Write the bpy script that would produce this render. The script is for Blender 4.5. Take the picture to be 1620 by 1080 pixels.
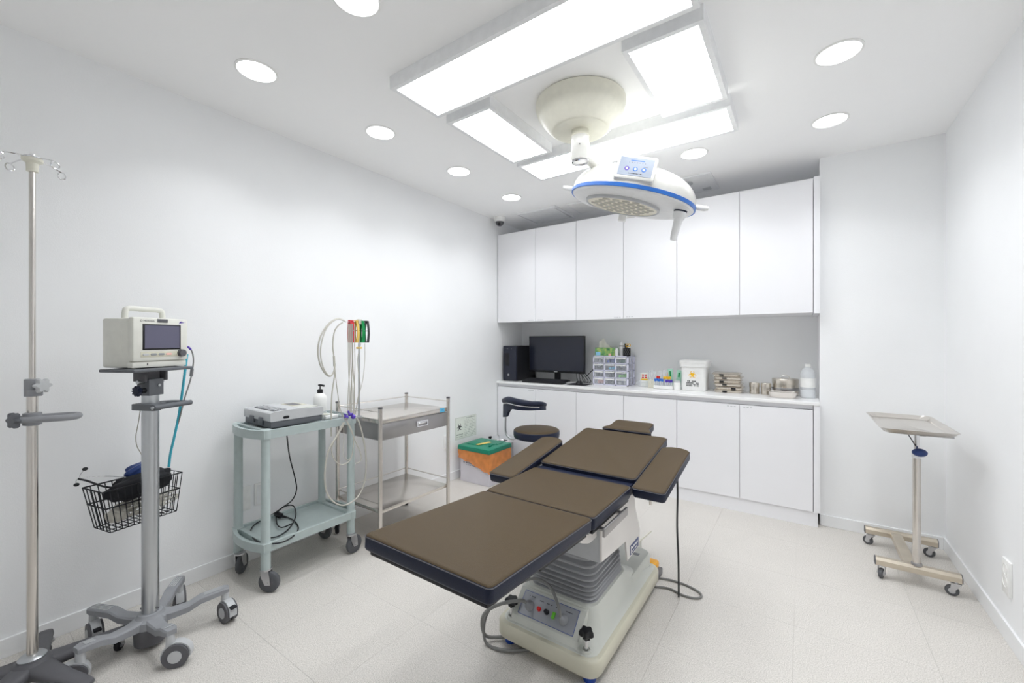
import bpy, bmesh, math, random
from mathutils import Vector, Matrix

for o in list(bpy.data.objects):
    bpy.data.objects.remove(o, do_unlink=True)
scene = bpy.context.scene
C = scene.collection

# ------------------------------------------------------------------ camera, world, exposure
CAM_H, YAW, FPX = 1.25, math.radians(34.8), 660.0
cam_data = bpy.data.cameras.new('camera')
cam_data.sensor_width = 36.0
cam_data.lens = 36.0 * FPX / 1620.0
cam_data.clip_start = 0.02
cam = bpy.data.objects.new('camera', cam_data)
cam.location = (0, 0, CAM_H)
cam.rotation_euler = (math.pi / 2, 0, YAW)
C.objects.link(cam)
scene.camera = cam

world = bpy.data.worlds.new('world')
scene.world = world
world.use_nodes = True
world.node_tree.nodes['Background'].inputs[0].default_value = (0.9, 0.95, 1.0, 1)
world.node_tree.nodes['Background'].inputs[1].default_value = 0.0

vs = scene.view_settings
vs.view_transform = 'Standard'
vs.look = 'None'
vs.gamma = 1.0
vs.use_curve_mapping = False
vs.exposure = 0.88
scene.cycles.max_bounces = 16
scene.cycles.diffuse_bounces = 12
PANEL_L = 4.2      # radiance of the LED ceiling panels
DOWN_L = 3.0       # glow of the downlight lenses
DOWN_W = 1.15      # power of each downlight's beam
DOWN_SPREAD = math.radians(115)

# ------------------------------------------------------------------ helpers
def at(px, py, X=None, Y=None, z=None):
    """measured point of the room on a known plane (1620x1080 frame)"""
    s, c = math.sin(YAW), math.cos(YAW)
    u, v = (px - 810) / FPX, (540 - py) / FPX
    dx, dy = -s + u * c, c + u * s
    if z is not None: d = (z - CAM_H) / v
    elif X is not None: d = X / dx
    else: d = Y / dy
    return Vector((d * dx, d * dy, CAM_H + d * v))

def lin(c):
    out = []
    for v in c:
        v /= 255.0
        out.append(v / 12.92 if v <= 0.04045 else ((v + 0.055) / 1.055) ** 2.4)
    return (*out, 1.0)

MATS = {}
def mat(name, rgb, rough=0.5, metal=0.0, var=(30, 0.03), bump=None, emit=0, alpha=1.0, trans=0.0, ior=1.45, coat=0, spec=0.5):
    m = bpy.data.materials.new(name); m.use_nodes = True
    nt = m.node_tree; b = nt.nodes['Principled BSDF']
    b.inputs['Roughness'].default_value = rough
    b.inputs['Metallic'].default_value = metal
    b.inputs['IOR'].default_value = ior
    b.inputs['Specular IOR Level'].default_value = spec
    if coat: b.inputs['Coat Weight'].default_value = coat
    if trans: b.inputs['Transmission Weight'].default_value = trans
    if alpha < 1: b.inputs['Alpha'].default_value = alpha
    col = lin(rgb)
    tc = nt.nodes.new('ShaderNodeTexCoord')
    nz = nt.nodes.new('ShaderNodeTexNoise'); nz.inputs['Scale'].default_value = var[0]; nz.inputs['Detail'].default_value = 3
    nt.links.new(tc.outputs['Object'], nz.inputs['Vector'])
    rp = nt.nodes.new('ShaderNodeValToRGB')
    k = var[1]
    rp.color_ramp.elements[0].position = 0.3; rp.color_ramp.elements[1].position = 0.7
    rp.color_ramp.elements[0].color = (*[max(0, c * (1 - k)) for c in col[:3]], 1)
    rp.color_ramp.elements[1].color = (*[min(1, c * (1 + k)) for c in col[:3]], 1)
    nt.links.new(nz.outputs['Fac'], rp.inputs['Fac'])
    nt.links.new(rp.outputs['Color'], b.inputs['Base Color'])
    if bump:
        n2 = nt.nodes.new('ShaderNodeTexNoise'); n2.inputs['Scale'].default_value = bump[0]; n2.inputs['Detail'].default_value = 4
        nt.links.new(tc.outputs['Object'], n2.inputs['Vector'])
        bp = nt.nodes.new('ShaderNodeBump'); bp.inputs['Strength'].default_value = bump[1]; bp.inputs['Distance'].default_value = 0.002
        nt.links.new(n2.outputs['Fac'], bp.inputs['Height']); nt.links.new(bp.outputs['Normal'], b.inputs['Normal'])
    if emit:
        b.inputs['Emission Color'].default_value = col
        b.inputs['Emission Strength'].default_value = emit
    MATS[name] = m
    return m

def floor_mat():
    m = bpy.data.materials.new('speckled_vinyl'); m.use_nodes = True
    nt = m.node_tree; b = nt.nodes['Principled BSDF']
    g = nt.nodes.new('ShaderNodeNewGeometry')
    n1 = nt.nodes.new('ShaderNodeTexNoise'); n1.inputs['Scale'].default_value = 260; n1.inputs['Detail'].default_value = 2
    n2 = nt.nodes.new('ShaderNodeTexNoise'); n2.inputs['Scale'].default_value = 5; n2.inputs['Detail'].default_value = 3
    for n in (n1, n2): nt.links.new(g.outputs['Position'], n.inputs['Vector'])
    r1 = nt.nodes.new('ShaderNodeValToRGB')
    e = r1.color_ramp.elements
    e[0].position = 0.30; e[0].color = lin((182, 178, 172))
    e[1].position = 0.70; e[1].color = lin((231, 227, 222))
    x = e.new(0.5); x.color = lin((211, 207, 201))
    nt.links.new(n1.outputs['Fac'], r1.inputs['Fac'])
    r2 = nt.nodes.new('ShaderNodeValToRGB')
    r2.color_ramp.elements[0].color = (0.93, 0.93, 0.93, 1); r2.color_ramp.elements[1].color = (1, 1, 1, 1)
    nt.links.new(n2.outputs['Fac'], r2.inputs['Fac'])
    mx = nt.nodes.new('ShaderNodeMix'); mx.data_type = 'RGBA'; mx.blend_type = 'MULTIPLY'; mx.inputs['Factor'].default_value = 1
    nt.links.new(r1.outputs['Color'], mx.inputs['A']); nt.links.new(r2.outputs['Color'], mx.inputs['B'])
    nt.links.new(mx.outputs['Result'], b.inputs['Base Color'])
    b.inputs['Roughness'].default_value = 0.5
    b.inputs['Specular IOR Level'].default_value = 0.35
    MATS['floor'] = m

def picture_mat():
    """printed foliage picture on a tissue box: flat print"""
    m = bpy.data.materials.new('foliage_print'); m.use_nodes = True
    nt = m.node_tree; b = nt.nodes['Principled BSDF']
    tc = nt.nodes.new('ShaderNodeTexCoord')
    nz = nt.nodes.new('ShaderNodeTexNoise'); nz.inputs['Scale'].default_value = 28; nz.inputs['Detail'].default_value = 4
    nt.links.new(tc.outputs['Object'], nz.inputs['Vector'])
    r = nt.nodes.new('ShaderNodeValToRGB'); e = r.color_ramp.elements
    e[0].position = 0.3; e[0].color = lin((60, 120, 80)); e[1].position = 0.72; e[1].color = lin((205, 215, 120))
    x = e.new(0.5); x.color = lin((120, 175, 105))
    nt.links.new(nz.outputs['Fac'], r.inputs['Fac']); nt.links.new(r.outputs['Color'], b.inputs['Base Color'])
    b.inputs['Roughness'].default_value = 0.45
    MATS['print'] = m

mat('wall', (242, 243, 244), 0.65, var=(3, 0.012), bump=(260, 0.25))
mat('ceil', (249, 249, 249), 0.8, var=(4, 0.01), bump=(350, 0.1))
mat('trim', (238, 239, 240), 0.4, var=(6, 0.01))
mat('cab', (239, 239, 242), 0.28, var=(3, 0.008))
mat('counter', (243, 243, 243), 0.22, var=(20, 0.012))
mat('white', (240, 240, 238), 0.4)
mat('white_gloss', (226, 225, 220), 0.18, coat=0.3)
mat('frame_white', (236, 237, 238), 0.45)
mat('seam', (196, 192, 187), 0.8)
mat('led', (249, 252, 255), 0.5, emit=PANEL_L)
mat('down', (250, 252, 255), 0.5, emit=DOWN_L)
mat('cream', (228, 226, 212), 0.35)
mat('ivory', (222, 222, 214), 0.4)
mat('steel', (217, 212, 206), 0.24, 1.0, var=(8, 0.04))
mat('steel_d', (172, 170, 170), 0.36, 1.0, var=(6, 0.05), bump=(90, 0.05))
mat('chrome', (230, 230, 232), 0.08, 1.0, var=(8, 0.01))
mat('alu', (196, 199, 202), 0.34, 1.0, var=(10, 0.03))
mat('zinc', (200, 200, 202), 0.3, 0.9)
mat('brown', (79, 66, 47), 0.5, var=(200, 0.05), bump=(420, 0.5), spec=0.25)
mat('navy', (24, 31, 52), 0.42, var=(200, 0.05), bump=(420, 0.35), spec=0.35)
mat('black', (24, 25, 29), 0.42)
mat('black_m', (30, 31, 36), 0.75)
mat('rubber', (88, 90, 94), 0.65)
mat('rubber_d', (86, 87, 90), 0.65)
mat('grey_l', (190, 192, 194), 0.45)
mat('grey_m', (146, 148, 152), 0.5)
mat('grey_d', (112, 112, 115), 0.5)
mat('grey_x', (92, 92, 96), 0.55)
mat('slate', (98, 101, 106), 0.5)
mat('sage', (175, 187, 186), 0.42)
mat('beige', (204, 201, 183), 0.34, var=(4, 0.03))
mat('beige_g', (204, 206, 199), 0.3, var=(4, 0.02))
mat('bellows', (158, 159, 162), 0.38)
mat('bellows_d', (98, 98, 101), 0.6)
mat('panel_w', (226, 222, 218), 0.35, var=(10, 0.02))
mat('plate', (168, 171, 178), 0.35, 0.3)
mat('blue', (46, 112, 200), 0.35)
mat('blue_d', (40, 62, 118), 0.35)
mat('blue_k', (30, 70, 160), 0.4)
mat('lens', (226, 220, 198), 0.3, var=(160, 0.06))
mat('lens_d', (176, 172, 158), 0.25)
mat('screen_g', (158, 167, 182), 0.25)
mat('screen', (104, 103, 122), 0.12, var=(2, 0.05))
mat('screen_d', (34, 38, 52), 0.16, var=(2, 0.06))
mat('green', (20, 132, 104), 0.4)
mat('green_d', (14, 92, 72), 0.5)
mat('orange_bag', (226, 142, 72), 0.25, var=(22, 0.14), bump=(26, 0.9), alpha=0.88)
mat('yellow', (240, 206, 110), 0.5)
mat('yellow_v', (246, 196, 30), 0.45)
mat('amber', (240, 172, 50), 0.4)
mat('red', (206, 50, 62), 0.4)
mat('red_b', (220, 40, 36), 0.3)
mat('green_c', (30, 150, 84), 0.4)
mat('lime', (110, 200, 60), 0.4)
mat('purple', (88, 62, 172), 0.4)
mat('cable', (192, 189, 180), 0.5)
mat('cable_g', (128, 128, 126), 0.5)
mat('teal', (66, 178, 200), 0.4)
mat('lav', (226, 226, 242), 0.4)
mat('clear', (225, 230, 236), 0.12, alpha=0.16)
mat('frost', (238, 241, 244), 0.25, alpha=0.62)
mat('tissue', (232, 230, 222), 0.85, alpha=0.9)
mat('paper', (232, 235, 228), 0.7)
mat('ink', (60, 62, 64), 0.7)
mat('ink_l', (150, 154, 150), 0.7)
mat('box', (216, 213, 220), 0.7, var=(12, 0.02))
mat('box_text', (120, 116, 126), 0.8)
mat('steel_b', (208, 198, 182), 0.3, 0.9, var=(10, 0.05))
mat('tin', (212, 205, 194), 0.24, 0.85, var=(14, 0.06))
mat('pink', (236, 188, 178), 0.5)
mat('mint', (176, 222, 200), 0.5)
mat('sky', (150, 205, 235), 0.5)
mat('cyan', (96, 190, 226), 0.4)
floor_mat(); picture_mat()

RM = {}
def root_of(o):
    while o.parent: o = o.parent
    return o

def thing(name, label, cat, loc=(0, 0, 0), rz=0.0, group=None, M=None):
    o = bpy.data.objects.new(name, None); C.objects.link(o)
    o.empty_display_size = 0.05
    if M is None: M = Matrix.Translation(loc) @ Matrix.Rotation(rz, 4, 'Z')
    o.matrix_world = M
    RM[o.name] = M.copy()
    tag(o, label, cat, group)
    return o

def tag(o, label, cat, group=None):
    o['label'] = label; o['category'] = cat
    if group: o['group'] = group
    return o

def obj(name, bm, mats, parent=None, world=True, smooth=38, label=None):
    """one mesh object; bm in world coordinates unless world=False (then local to the thing)"""
    if isinstance(mats, str): mats = [mats]
    if parent is not None and world:
        bm.transform(RM[root_of(parent).name].inverted())
    bmesh.ops.recalc_face_normals(bm, faces=bm.faces)
    me = bpy.data.meshes.new(name)
    bm.to_mesh(me); bm.free()
    for m in mats: me.materials.append(MATS[m])
    if smooth:
        me.polygons.foreach_set('use_smooth', [True] * len(me.polygons))
        me.set_sharp_from_angle(angle=math.radians(smooth))
    o = bpy.data.objects.new(name, me); C.objects.link(o)
    if parent is not None: o.parent = parent
    if label: o['label'] = label
    return o

def struct(name, bm, mats, smooth=0):
    o = obj(name, bm, mats, None, smooth=smooth); o['kind'] = 'structure'
    return o

def solo(name, bm, mats, label, cat, loc, group=None, smooth=38):
    """a thing that is one mesh, its origin at loc"""
    bm.transform(Matrix.Translation(-Vector(loc)))
    o = obj(name, bm, mats, None, smooth=smooth); o.location = loc
    return tag(o, label, cat, group)

B = bmesh.new
def _mi(faces, mi):
    for f in faces: f.material_index = mi

def box(bm, x0, x1, y0, y1, z0, z1, bev=0.0, mi=0, seg=2, M=None):
    m = Matrix.Translation(((x0 + x1) / 2, (y0 + y1) / 2, (z0 + z1) / 2)) @ Matrix.Diagonal((abs(x1 - x0), abs(y1 - y0), abs(z1 - z0), 1))
    if M is not None: m = M @ m
    old = set(bm.faces)
    r = bmesh.ops.create_cube(bm, size=1.0, matrix=m)
    vs_ = r['verts']
    if bev:
        es = list({e for v in vs_ for e in v.link_edges})
        bmesh.ops.bevel(bm, geom=es, offset=bev, segments=seg, affect='EDGES', profile=0.5)
    if mi: _mi([f for f in bm.faces if f not in old], mi)
    return vs_

def ring(bm, pts): return [bm.verts.new(p) for p in pts]

def skin(bm, rings, cap0=True, cap1=True, mi=0, closed=False):
    n = len(rings[0])
    fs = []
    R = len(rings)
    for i in range(R if closed else R - 1):
        a, b = rings[i], rings[(i + 1) % R]
        for j in range(n):
            k = (j + 1) % n
            try: fs.append(bm.faces.new((a[j], a[k], b[k], b[j])))
            except ValueError: pass
    if not closed:
        if cap0: fs.append(bm.faces.new(list(reversed(rings[0]))))
        if cap1: fs.append(bm.faces.new(rings[-1]))
    _mi(fs, mi)
    return fs

def basis(d):
    d = Vector(d).normalized()
    a = Vector((0, 0, 1)) if abs(d.z) < 0.9 else Vector((1, 0, 0))
    u = d.cross(a).normalized(); v = d.cross(u).normalized()
    return u, v

def cyl(bm, p0, p1, r0, r1=None, n=16, mi=0, caps=True):
    if r1 is None: r1 = r0
    p0, p1 = Vector(p0), Vector(p1)
    u, v = basis(p1 - p0)
    rs = []
    for p, r in ((p0, r0), (p1, r1)):
        rs.append(ring(bm, [p + u * (r * math.cos(2 * math.pi * i / n)) + v * (r * math.sin(2 * math.pi * i / n)) for i in range(n)]))
    return skin(bm, rs, caps, caps, mi)

def lathe(bm, prof, c=(0, 0, 0), n=32, mi=0, M=None, cap0=True, cap1=True):
    rs = []
    c = Vector(c)
    for r, z in prof:
        r = max(r, 1e-4)
        pts = [c + Vector((r * math.cos(2 * math.pi * i / n), r * math.sin(2 * math.pi * i / n), z)) for i in range(n)]
        if M is not None: pts = [M @ p for p in pts]
        rs.append(ring(bm, pts))
    return skin(bm, rs, cap0, cap1, mi)

def spline(pts, k):
    pts = [Vector(p) for p in pts]
    if k <= 1: return pts
    P = [pts[0] * 2 - pts[1]] + pts + [pts[-1] * 2 - pts[-2]]
    out = []
    for i in range(1, len(P) - 2):
        a, b, c_, d = P[i - 1], P[i], P[i + 1], P[i + 2]
        for j in range(k):
            t = j / k
            out.append(0.5 * ((2 * b) + (c_ - a) * t + (2 * a - 5 * b + 4 * c_ - d) * t * t + (3 * b - a - 3 * c_ + d) * t ** 3))
    out.append(pts[-1])
    return out

def tube(bm, pts, r, n=8, k=6, mi=0, closed=False, flat=1.0):
    if closed:
        q = [Vector(p) for p in pts]
        pts = spline(q[-2:] + q + q[:2], k)[2 * k:-(1 * k) - 0]
        pts = pts[:len(q) * k]
    else: pts = spline(pts, k)
    N = len(pts)
    rs = []; u = None
    for i, p in enumerate(pts):
        if closed: t = pts[(i + 1) % N] - pts[i - 1]
        else: t = pts[min(i + 1, N - 1)] - pts[max(i - 1, 0)]
        if t.length < 1e-9: t = Vector((0, 0, 1))
        t.normalize()
        if u is None: u = basis(t)[0]
        u = (u - t * u.dot(t)).normalized()
        v = t.cross(u)
        rr = r(i / (N - 1)) if callable(r) else r
        rs.append(ring(bm, [p + u * (rr * math.cos(2 * math.pi * j / n)) + v * (rr * flat * math.sin(2 * math.pi * j / n)) for j in range(n)]))
    return skin(bm, rs, True, True, mi, closed)

def rrect(cx, cy, hx, hy, r, n=4):
    out = []
    r = min(r, hx - 1e-4, hy - 1e-4)
    for sx, sy, a0 in ((1, 1, 0), (-1, 1, 90), (-1, -1, 180), (1, -1, 270)):
        for i in range(n + 1):
            a = math.radians(a0 + 90 * i / n)
            out.append((cx + sx * (hx - r) + r * math.cos(a), cy + sy * (hy - r) + r * math.sin(a)))
    return out

def loft(bm, secs, mi=0, M=None, cap0=True, cap1=True):
    """secs: (polygon, z)"""
    rs = []
    for poly, z in secs:
        pts = [Vector((x, y, z)) for x, y in poly]
        if M is not None: pts = [M @ p for p in pts]
        rs.append(ring(bm, pts))
    return skin(bm, rs, cap0, cap1, mi)

def prism(bm, poly, a, b, M=None, mi=0):
    return loft(bm, [(poly, a), (poly, b)], mi, M)

def sph(bm, c, r, n=16, m=10, mi=0, M=None):
    if not isinstance(r, (tuple, list)): r = (r, r, r)
    prof = [(math.sin(math.pi * i / m), -math.cos(math.pi * i / m)) for i in range(m + 1)]
    T = Matrix.Translation(c) @ (M if M is not None else Matrix.Identity(4)) @ Matrix.Diagonal((r[0], r[1], r[2], 1))
    return lathe(bm, prof, n=n, mi=mi, M=T)

def frame(o, x, y, z):
    """matrix with given axes"""
    x, y, z = (Vector(v).normalized() for v in (x, y, z))
    M = Matrix((x, y, z)).transposed().to_4x4(); M.translation = Vector(o)
    return M

YZ = Matrix(((0, 0, 1, 0), (1, 0, 0, 0), (0, 1, 0, 0), (0, 0, 0, 1)))   # polygon (y,z), extruded along x
XZ = Matrix(((1, 0, 0, 0), (0, 0, 1, 0), (0, 1, 0, 0), (0, 0, 0, 1)))   # polygon (x,z), extruded along y

def text(s, size, m, parent, M, name='lettering', depth=0.0004, world=True, bold=0.0):
    cu = bpy.data.curves.new('t', 'FONT'); cu.body = s; cu.size = size; cu.extrude = depth; cu.offset = bold
    cu.align_x = 'CENTER'; cu.align_y = 'CENTER'; cu.resolution_u = 3
    t = bpy.data.objects.new('t', cu); C.objects.link(t)
    bpy.context.view_layer.update()
    me = bpy.data.meshes.new_from_object(t.evaluated_get(bpy.context.evaluated_depsgraph_get()))
    bm = B(); bm.from_mesh(me); bm.transform(M)
    bpy.data.objects.remove(t); bpy.data.meshes.remove(me)
    return obj(name, bm, m, parent, world=world, smooth=0)

def strokes(bm, rng, x0, x1, y, h, M, t=0.0004, gap=0.35, mi=0):
    """a line of small print too small to read"""
    x = x0
    while x < x1:
        w = h * rng.uniform(0.5, 1.6)
        if rng.random() > gap * 0.5:
            box(bm, x, min(x + w, x1), y - h / 2, y + h / 2 * rng.uniform(0.4, 1), 0, t, mi=mi, M=M)
        x += w + h * gap

def caster(parent, p, ang, r, w, ztop, fork='zinc', tyre='rubber', hubm='grey_l', swivel=0.02, hood=False, world=True):
    """swivelling castor: fork part with wheel and hub; p = point on the floor under the wheel axle"""
    x, y = p[0], p[1]
    a = Vector((math.cos(ang), math.sin(ang), 0)); s = Vector((-a.y, a.x, 0))
    o = Vector((x, y, r)); top = Vector((x, y, ztop)) - a * swivel
    b = B()
    if hood:
        # plastic hood over the wheel, open below
        prof = []
        for i in range(11):
            t = math.radians(-10 + 200 * i / 10)
            prof.append((math.cos(t), math.sin(t)))
        for sd in (-1, 1):
            q = [o + s * (sd * w * 0.50) ]
        outer = [o + a * (c_ * (r + 0.006)) + Vector((0, 0, sn * (r + 0.006))) for c_, sn in prof]
        inner = [o + a * (c_ * (r + 0.001)) + Vector((0, 0, sn * (r + 0.001))) for c_, sn in prof]
        r1 = ring(b, [p_ + s * (w * 0.32) for p_ in outer]); r2 = ring(b, [p_ - s * (w * 0.32) for p_ in outer])
        r3 = ring(b, [p_ - s * (w * 0.32) for p_ in inner]); r4 = ring(b, [p_ + s * (w * 0.32) for p_ in inner])
        for A, Bq in ((r1, r2), (r2, r3), (r3, r4), (r4, r1)):
            for i in range(len(A) - 1): b.faces.new((A[i], A[i + 1], Bq[i + 1], Bq[i]))
        for i in (0, -1): b.faces.new((r1[i], r2[i], r3[i], r4[i]))
        # solid web between the twin wheels
        cyl(b, o - s * (w * 0.08), o + s * (w * 0.08), r * 0.8, n=16)
        cyl(b, (top.x, top.y, r * 1.5), top, 0.016, 0.014, n=12)
    else:
        for sd in (-1, 1):
            q = o + s * (sd * (w / 2 + 0.003))
            poly = [q - a * (r * 0.25) - Vector((0, 0, r * 0.2)), q + a * (r * 0.25) - Vector((0, 0, r * 0.2)),
                    q + a * (r * 0.2) + Vector((0, 0, r * 0.6)), top + a * 0.004 + s * (sd * (w / 2 + 0.003)) + a * swivel * .9 - Vector((0, 0, 0.008)),
                    top - a * 0.018 + s * (sd * (w / 2 + 0.003)) - Vector((0, 0, 0.008)), q - a * (r * 0.6) + Vector((0, 0, r * 0.5))]
            r1 = ring(b, poly); r2 = ring(b, [v + s * (sd * 0.003) for v in poly]); skin(b, [r1, r2])
        cyl(b, top - Vector((0, 0, 0.011)), top - Vector((0, 0, 0.004)), w * 0.9 + 0.004, n=16)
        cyl(b, top - Vector((0, 0, 0.006)), top, 0.010, n=12)
        cyl(b, o - s * (w / 2 + 0.009), o + s * (w / 2 + 0.009), 0.005, n=8)
    f = obj('caster', b, fork, parent, world=world)
    if hood:
        for sd in (-1, 1):
            b = B()
            cyl(b, o + s * (sd * w * 0.12), o + s * (sd * w * 0.5), r, n=24)
            obj('wheel', b, tyre, f, world=world)
            b = B(); cyl(b, o + s * (sd * w * 0.48), o + s * (sd * (w * 0.5 + 0.0025)), r * 0.52, n=20)
            obj('wheel_hub', b, hubm, f, world=world)
    else:
        b = B()
        prof = [(r * 0.35, -w / 2), (r * 0.82, -w / 2), (r * 0.96, -w * 0.36), (r, -w * 0.15), (r, w * 0.15), (r * 0.96, w * 0.36), (r * 0.82, w / 2), (r * 0.35, w / 2)]
        T = frame(o, a, Vector((0, 0, 1)), a.cross(Vector((0, 0, 1))))
        lathe(b, prof, n=24, M=T)
        obj('wheel', b, tyre, f, world=world)
        b = B(); lathe(b, [(r * 0.5, -w / 2 - 0.001), (r * 0.5, w / 2 + 0.001)], n=20, M=T)
        obj('wheel_hub', b, hubm, f, world=world)
    return f
# ------------------------------------------------------------------ the room
XL, XR, YF, YB, YN, H = -2.594, 0.708, -1.30, 3.54, 3.93, 2.5
XN = 0.10   # right side of the cabinet niche
b = B(); box(b, XL - 0.1, XR + 0.1, YF - 0.1, YN + 0.1, -0.06, -0.003)
floor = struct('floor', b, 'seam')
# 18-inch vinyl tiles, laid in a square grid, hairline joints
TS, GX, GY = 0.457, -0.029, 2.672
def tile_mesh(w, d):
    b = B(); g = 0.0003
    box(b, -w / 2 + g, w / 2 - g, -d / 2 + g, d / 2 - g, -0.003, 0.0)
    me = bpy.data.meshes.new('tile'); b.to_mesh(me); b.free(); me.materials.append(MATS['floor'])
    return me
tm = {}
for i in range(-6, 3):
    for j in range(-9, 3):
        x0, x1 = max(GX + TS * i, XL), min(GX + TS * (i + 1), XR)
        y0, y1 = max(GY + TS * j, YF), min(GY + TS * (j + 1), YB)
        if x1 - x0 < 0.005 or y1 - y0 < 0.005: continue
        key = (round(x1 - x0, 3), round(y1 - y0, 3))
        if key not in tm: tm[key] = tile_mesh(*key)
        o = bpy.data.objects.new('tile', tm[key]); C.objects.link(o); o.parent = floor
        o.location = ((x0 + x1) / 2, (y0 + y1) / 2, 0)
b = B(); box(b, XL - 0.1, XR + 0.1, YF - 0.1, YN + 0.1, H, H + 0.1); struct('ceiling', b, 'ceil')
b = B(); box(b, XL - 0.1, XL, YF - 0.1, YN + 0.1, 0, H); struct('wall_left', b, 'wall')
b = B(); box(b, XL, XN, YN, YN + 0.1, 0, H); struct('wall_back', b, 'wall')
b = B(); box(b, XN, XR, YB, YN + 0.1, 0, H); struct('wall_back_right', b, 'wall')
b = B(); box(b, XR, XR + 0.1, YF - 0.1, YN + 0.1, 0, H); struct('wall_right', b, 'wall')
b = B(); box(b, XL, XR, YF - 0.1, YF, 0, H); struct('wall_front', b, 'wall')
BH, BT = 0.075, 0.010
b = B(); box(b, XL, XL + BT, YF, 3.455, 0, BH, 0.002); struct('baseboard_left', b, 'trim')
b = B(); box(b, XN + 0.005, XR - BT, YB - BT, YB, 0, BH, 0.002); struct('baseboard_back', b, 'trim')
b = B(); box(b, XR - BT, XR, YF, YB, 0, BH, 0.002); struct('baseboard_right', b, 'trim')
b = B(); box(b, XL + BT, XR - BT, YF, YF + BT, 0, BH, 0.002); struct('baseboard_front', b, 'trim')

# ------------------------------------------------------------------ ceiling lights
def led_panel(x0, x1, y0, y1, label):
    t = thing('ceiling_light_panel', label, 'ceiling light', ((x0 + x1) / 2, (y0 + y1) / 2, H))
    zb = 2.44; fr = 0.022; ou = 0.018
    b = B()
    X0, X1, Y0, Y1 = x0 - fr, x1 + fr, y0 - fr, y1 + fr
    for r in ((X0, X1, Y0, y0), (X0, X1, y1, Y1), (X0, x0, y0, y1), (x1, X1, y0, y1)):
        box(b, *r, zb, H)
    obj('housing', b, 'frame_white', t, smooth=0)
    b = B(); box(b, x0, x1, y0, y1, zb + 0.003, zb + 0.008)
    obj('diffuser', b, 'led', t, smooth=0)
led_panel(-1.575, -0.32, 1.31, 1.582, 'long glowing LED ceiling panel on the opposite side of the lamp canopy from the cabinets')
led_panel(-1.573, -0.318, 2.375, 2.645, 'long glowing LED ceiling panel on the cabinet side of the lamp canopy')
led_panel(-1.573, -1.316, 1.69, 2.28, 'short glowing LED ceiling panel between canopy and the wall with the steel trolley')
led_panel(-0.588, -0.32, 1.69, 2.262, 'short glowing LED ceiling panel between canopy and the wall by the tray stand')
def downlight(x, y, where, off=''):
    # lamps of the visible ceiling grid whose row or column runs out of the picture end in _offscreen
    sfx = '_%s_offscreen' % off if off else ''
    t = thing('downlight' + sfx, 'round glowing recessed downlight ' + where, 'ceiling light', (x, y, H), group='recessed ceiling downlights')
    b = B(); lathe(b, [(0.088, 2.4995), (0.088, 2.497), (0.079, 2.495), (0.077, 2.4995)], (x, y, 0), 40)
    obj('trim_ring' + sfx, b, 'white', t)
    b = B(); lathe(b, [(0.0772, 2.499), (0.0772, 2.4975)], (x, y, 0), 40)
    obj('lens' + sfx, b, 'down', t)
    ld_ = bpy.data.lights.new('downlight_beam' + sfx, 'AREA'); ld_.shape = 'DISK'; ld_.size = 0.15; ld_.energy = DOWN_W; ld_.spread = DOWN_SPREAD; ld_.color = lin((250, 252, 255))[:3]
    lo = bpy.data.objects.new('beam' + sfx, ld_); C.objects.link(lo); lo.parent = t; lo.location = (0, 0, -0.004)
for x, y, w in ((-2.07, 0.91, 'over the infusion stand wall, fourth in its row from the cabinets'), (-2.07, 1.60, 'over the green cart, third in its row from the cabinets'),
                (-2.07, 2.293, 'over the steel trolley, second in its row from the cabinets'), (-2.07, 2.97, 'beside the ceiling hatch, closest of its row to the cabinets'),
                (-1.335, 0.925, 'on the far side of the long panel from the cabinets'),
                (-0.59, 2.97, 'between the air outlet plate and the long panel'), (0.13, 2.965, 'by the pier, first in its row from the cabinets'),
                (0.13, 2.29, 'by the tray stand wall, second in its row from the cabinets'),):
    downlight(x, y, w)
for x, y, w, off in ((0.13, 1.60, 'by the right wall, third in its row from the cabinets', 'right'), (0.13, 0.925, 'by the right wall, fourth in its row from the cabinets', 'corner'),
                     (-0.59, 0.925, 'in the middle of the row furthest from the lamp canopy', 'row')):
    downlight(x, y, w, off)

# ceiling access hatch, air unit, smoke plate, dome camera
t = thing('ceiling_hatch', 'square ceiling hatch panel with slotted edges beside the dome camera', 'ceiling hatch', (-2.07, 3.56, H))
b = B(); box(b, -2.285, -1.86, 3.365, 3.745, 2.4955, 2.4995)
obj('surround', b, 'frame_white', t, smooth=0)
b = B(); box(b, -2.262, -1.883, 3.385, 3.725, 2.480, 2.4955, 0.001); obj('panel', b, 'frame_white', t, smooth=0)
for y0, y1 in ((3.365, 3.378), (3.732, 3.745)):
    b = B(); box(b, -2.285, -1.86, y0, y1, 2.480, 2.4955); obj('edge_strip', b, 'frame_white', t, smooth=0)
for x0, x1 in ((-2.285, -2.279), (-1.866, -1.86)):
    b = B(); box(b, x0, x1, 3.378, 3.732, 2.480, 2.4955); obj('edge_strip', b, 'frame_white', t, smooth=0)
t = thing('ceiling_air_unit', 'white ceiling air outlet plate with rounded panel behind the surgical lamp', 'air outlet', (-0.70, 3.56, H))
b = B(); loft(b, [(rrect(-0.74, 3.55, 0.19, 0.20, 0.02), 2.4995), (rrect(-0.74, 3.55, 0.19, 0.20, 0.02), 2.488)]); obj('plate', b, 'frame_white', t)
b = B(); loft(b, [(rrect(-0.77, 3.47, 0.07, 0.045, 0.03), 2.488), (rrect(-0.77, 3.47, 0.07, 0.045, 0.03), 2.484)]); obj('grille', b, 'grey_l', t)
b = B(); box(b, -0.66, -0.60, 3.64, 3.70, 2.483, 2.488, 0.002); obj('sensor', b, 'grey_l', t)
t = thing('ceiling_plate', 'plain white ceiling cover plate between the hatch and the surgical lamp', 'cover plate', (-1.55, 3.6, H))
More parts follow.
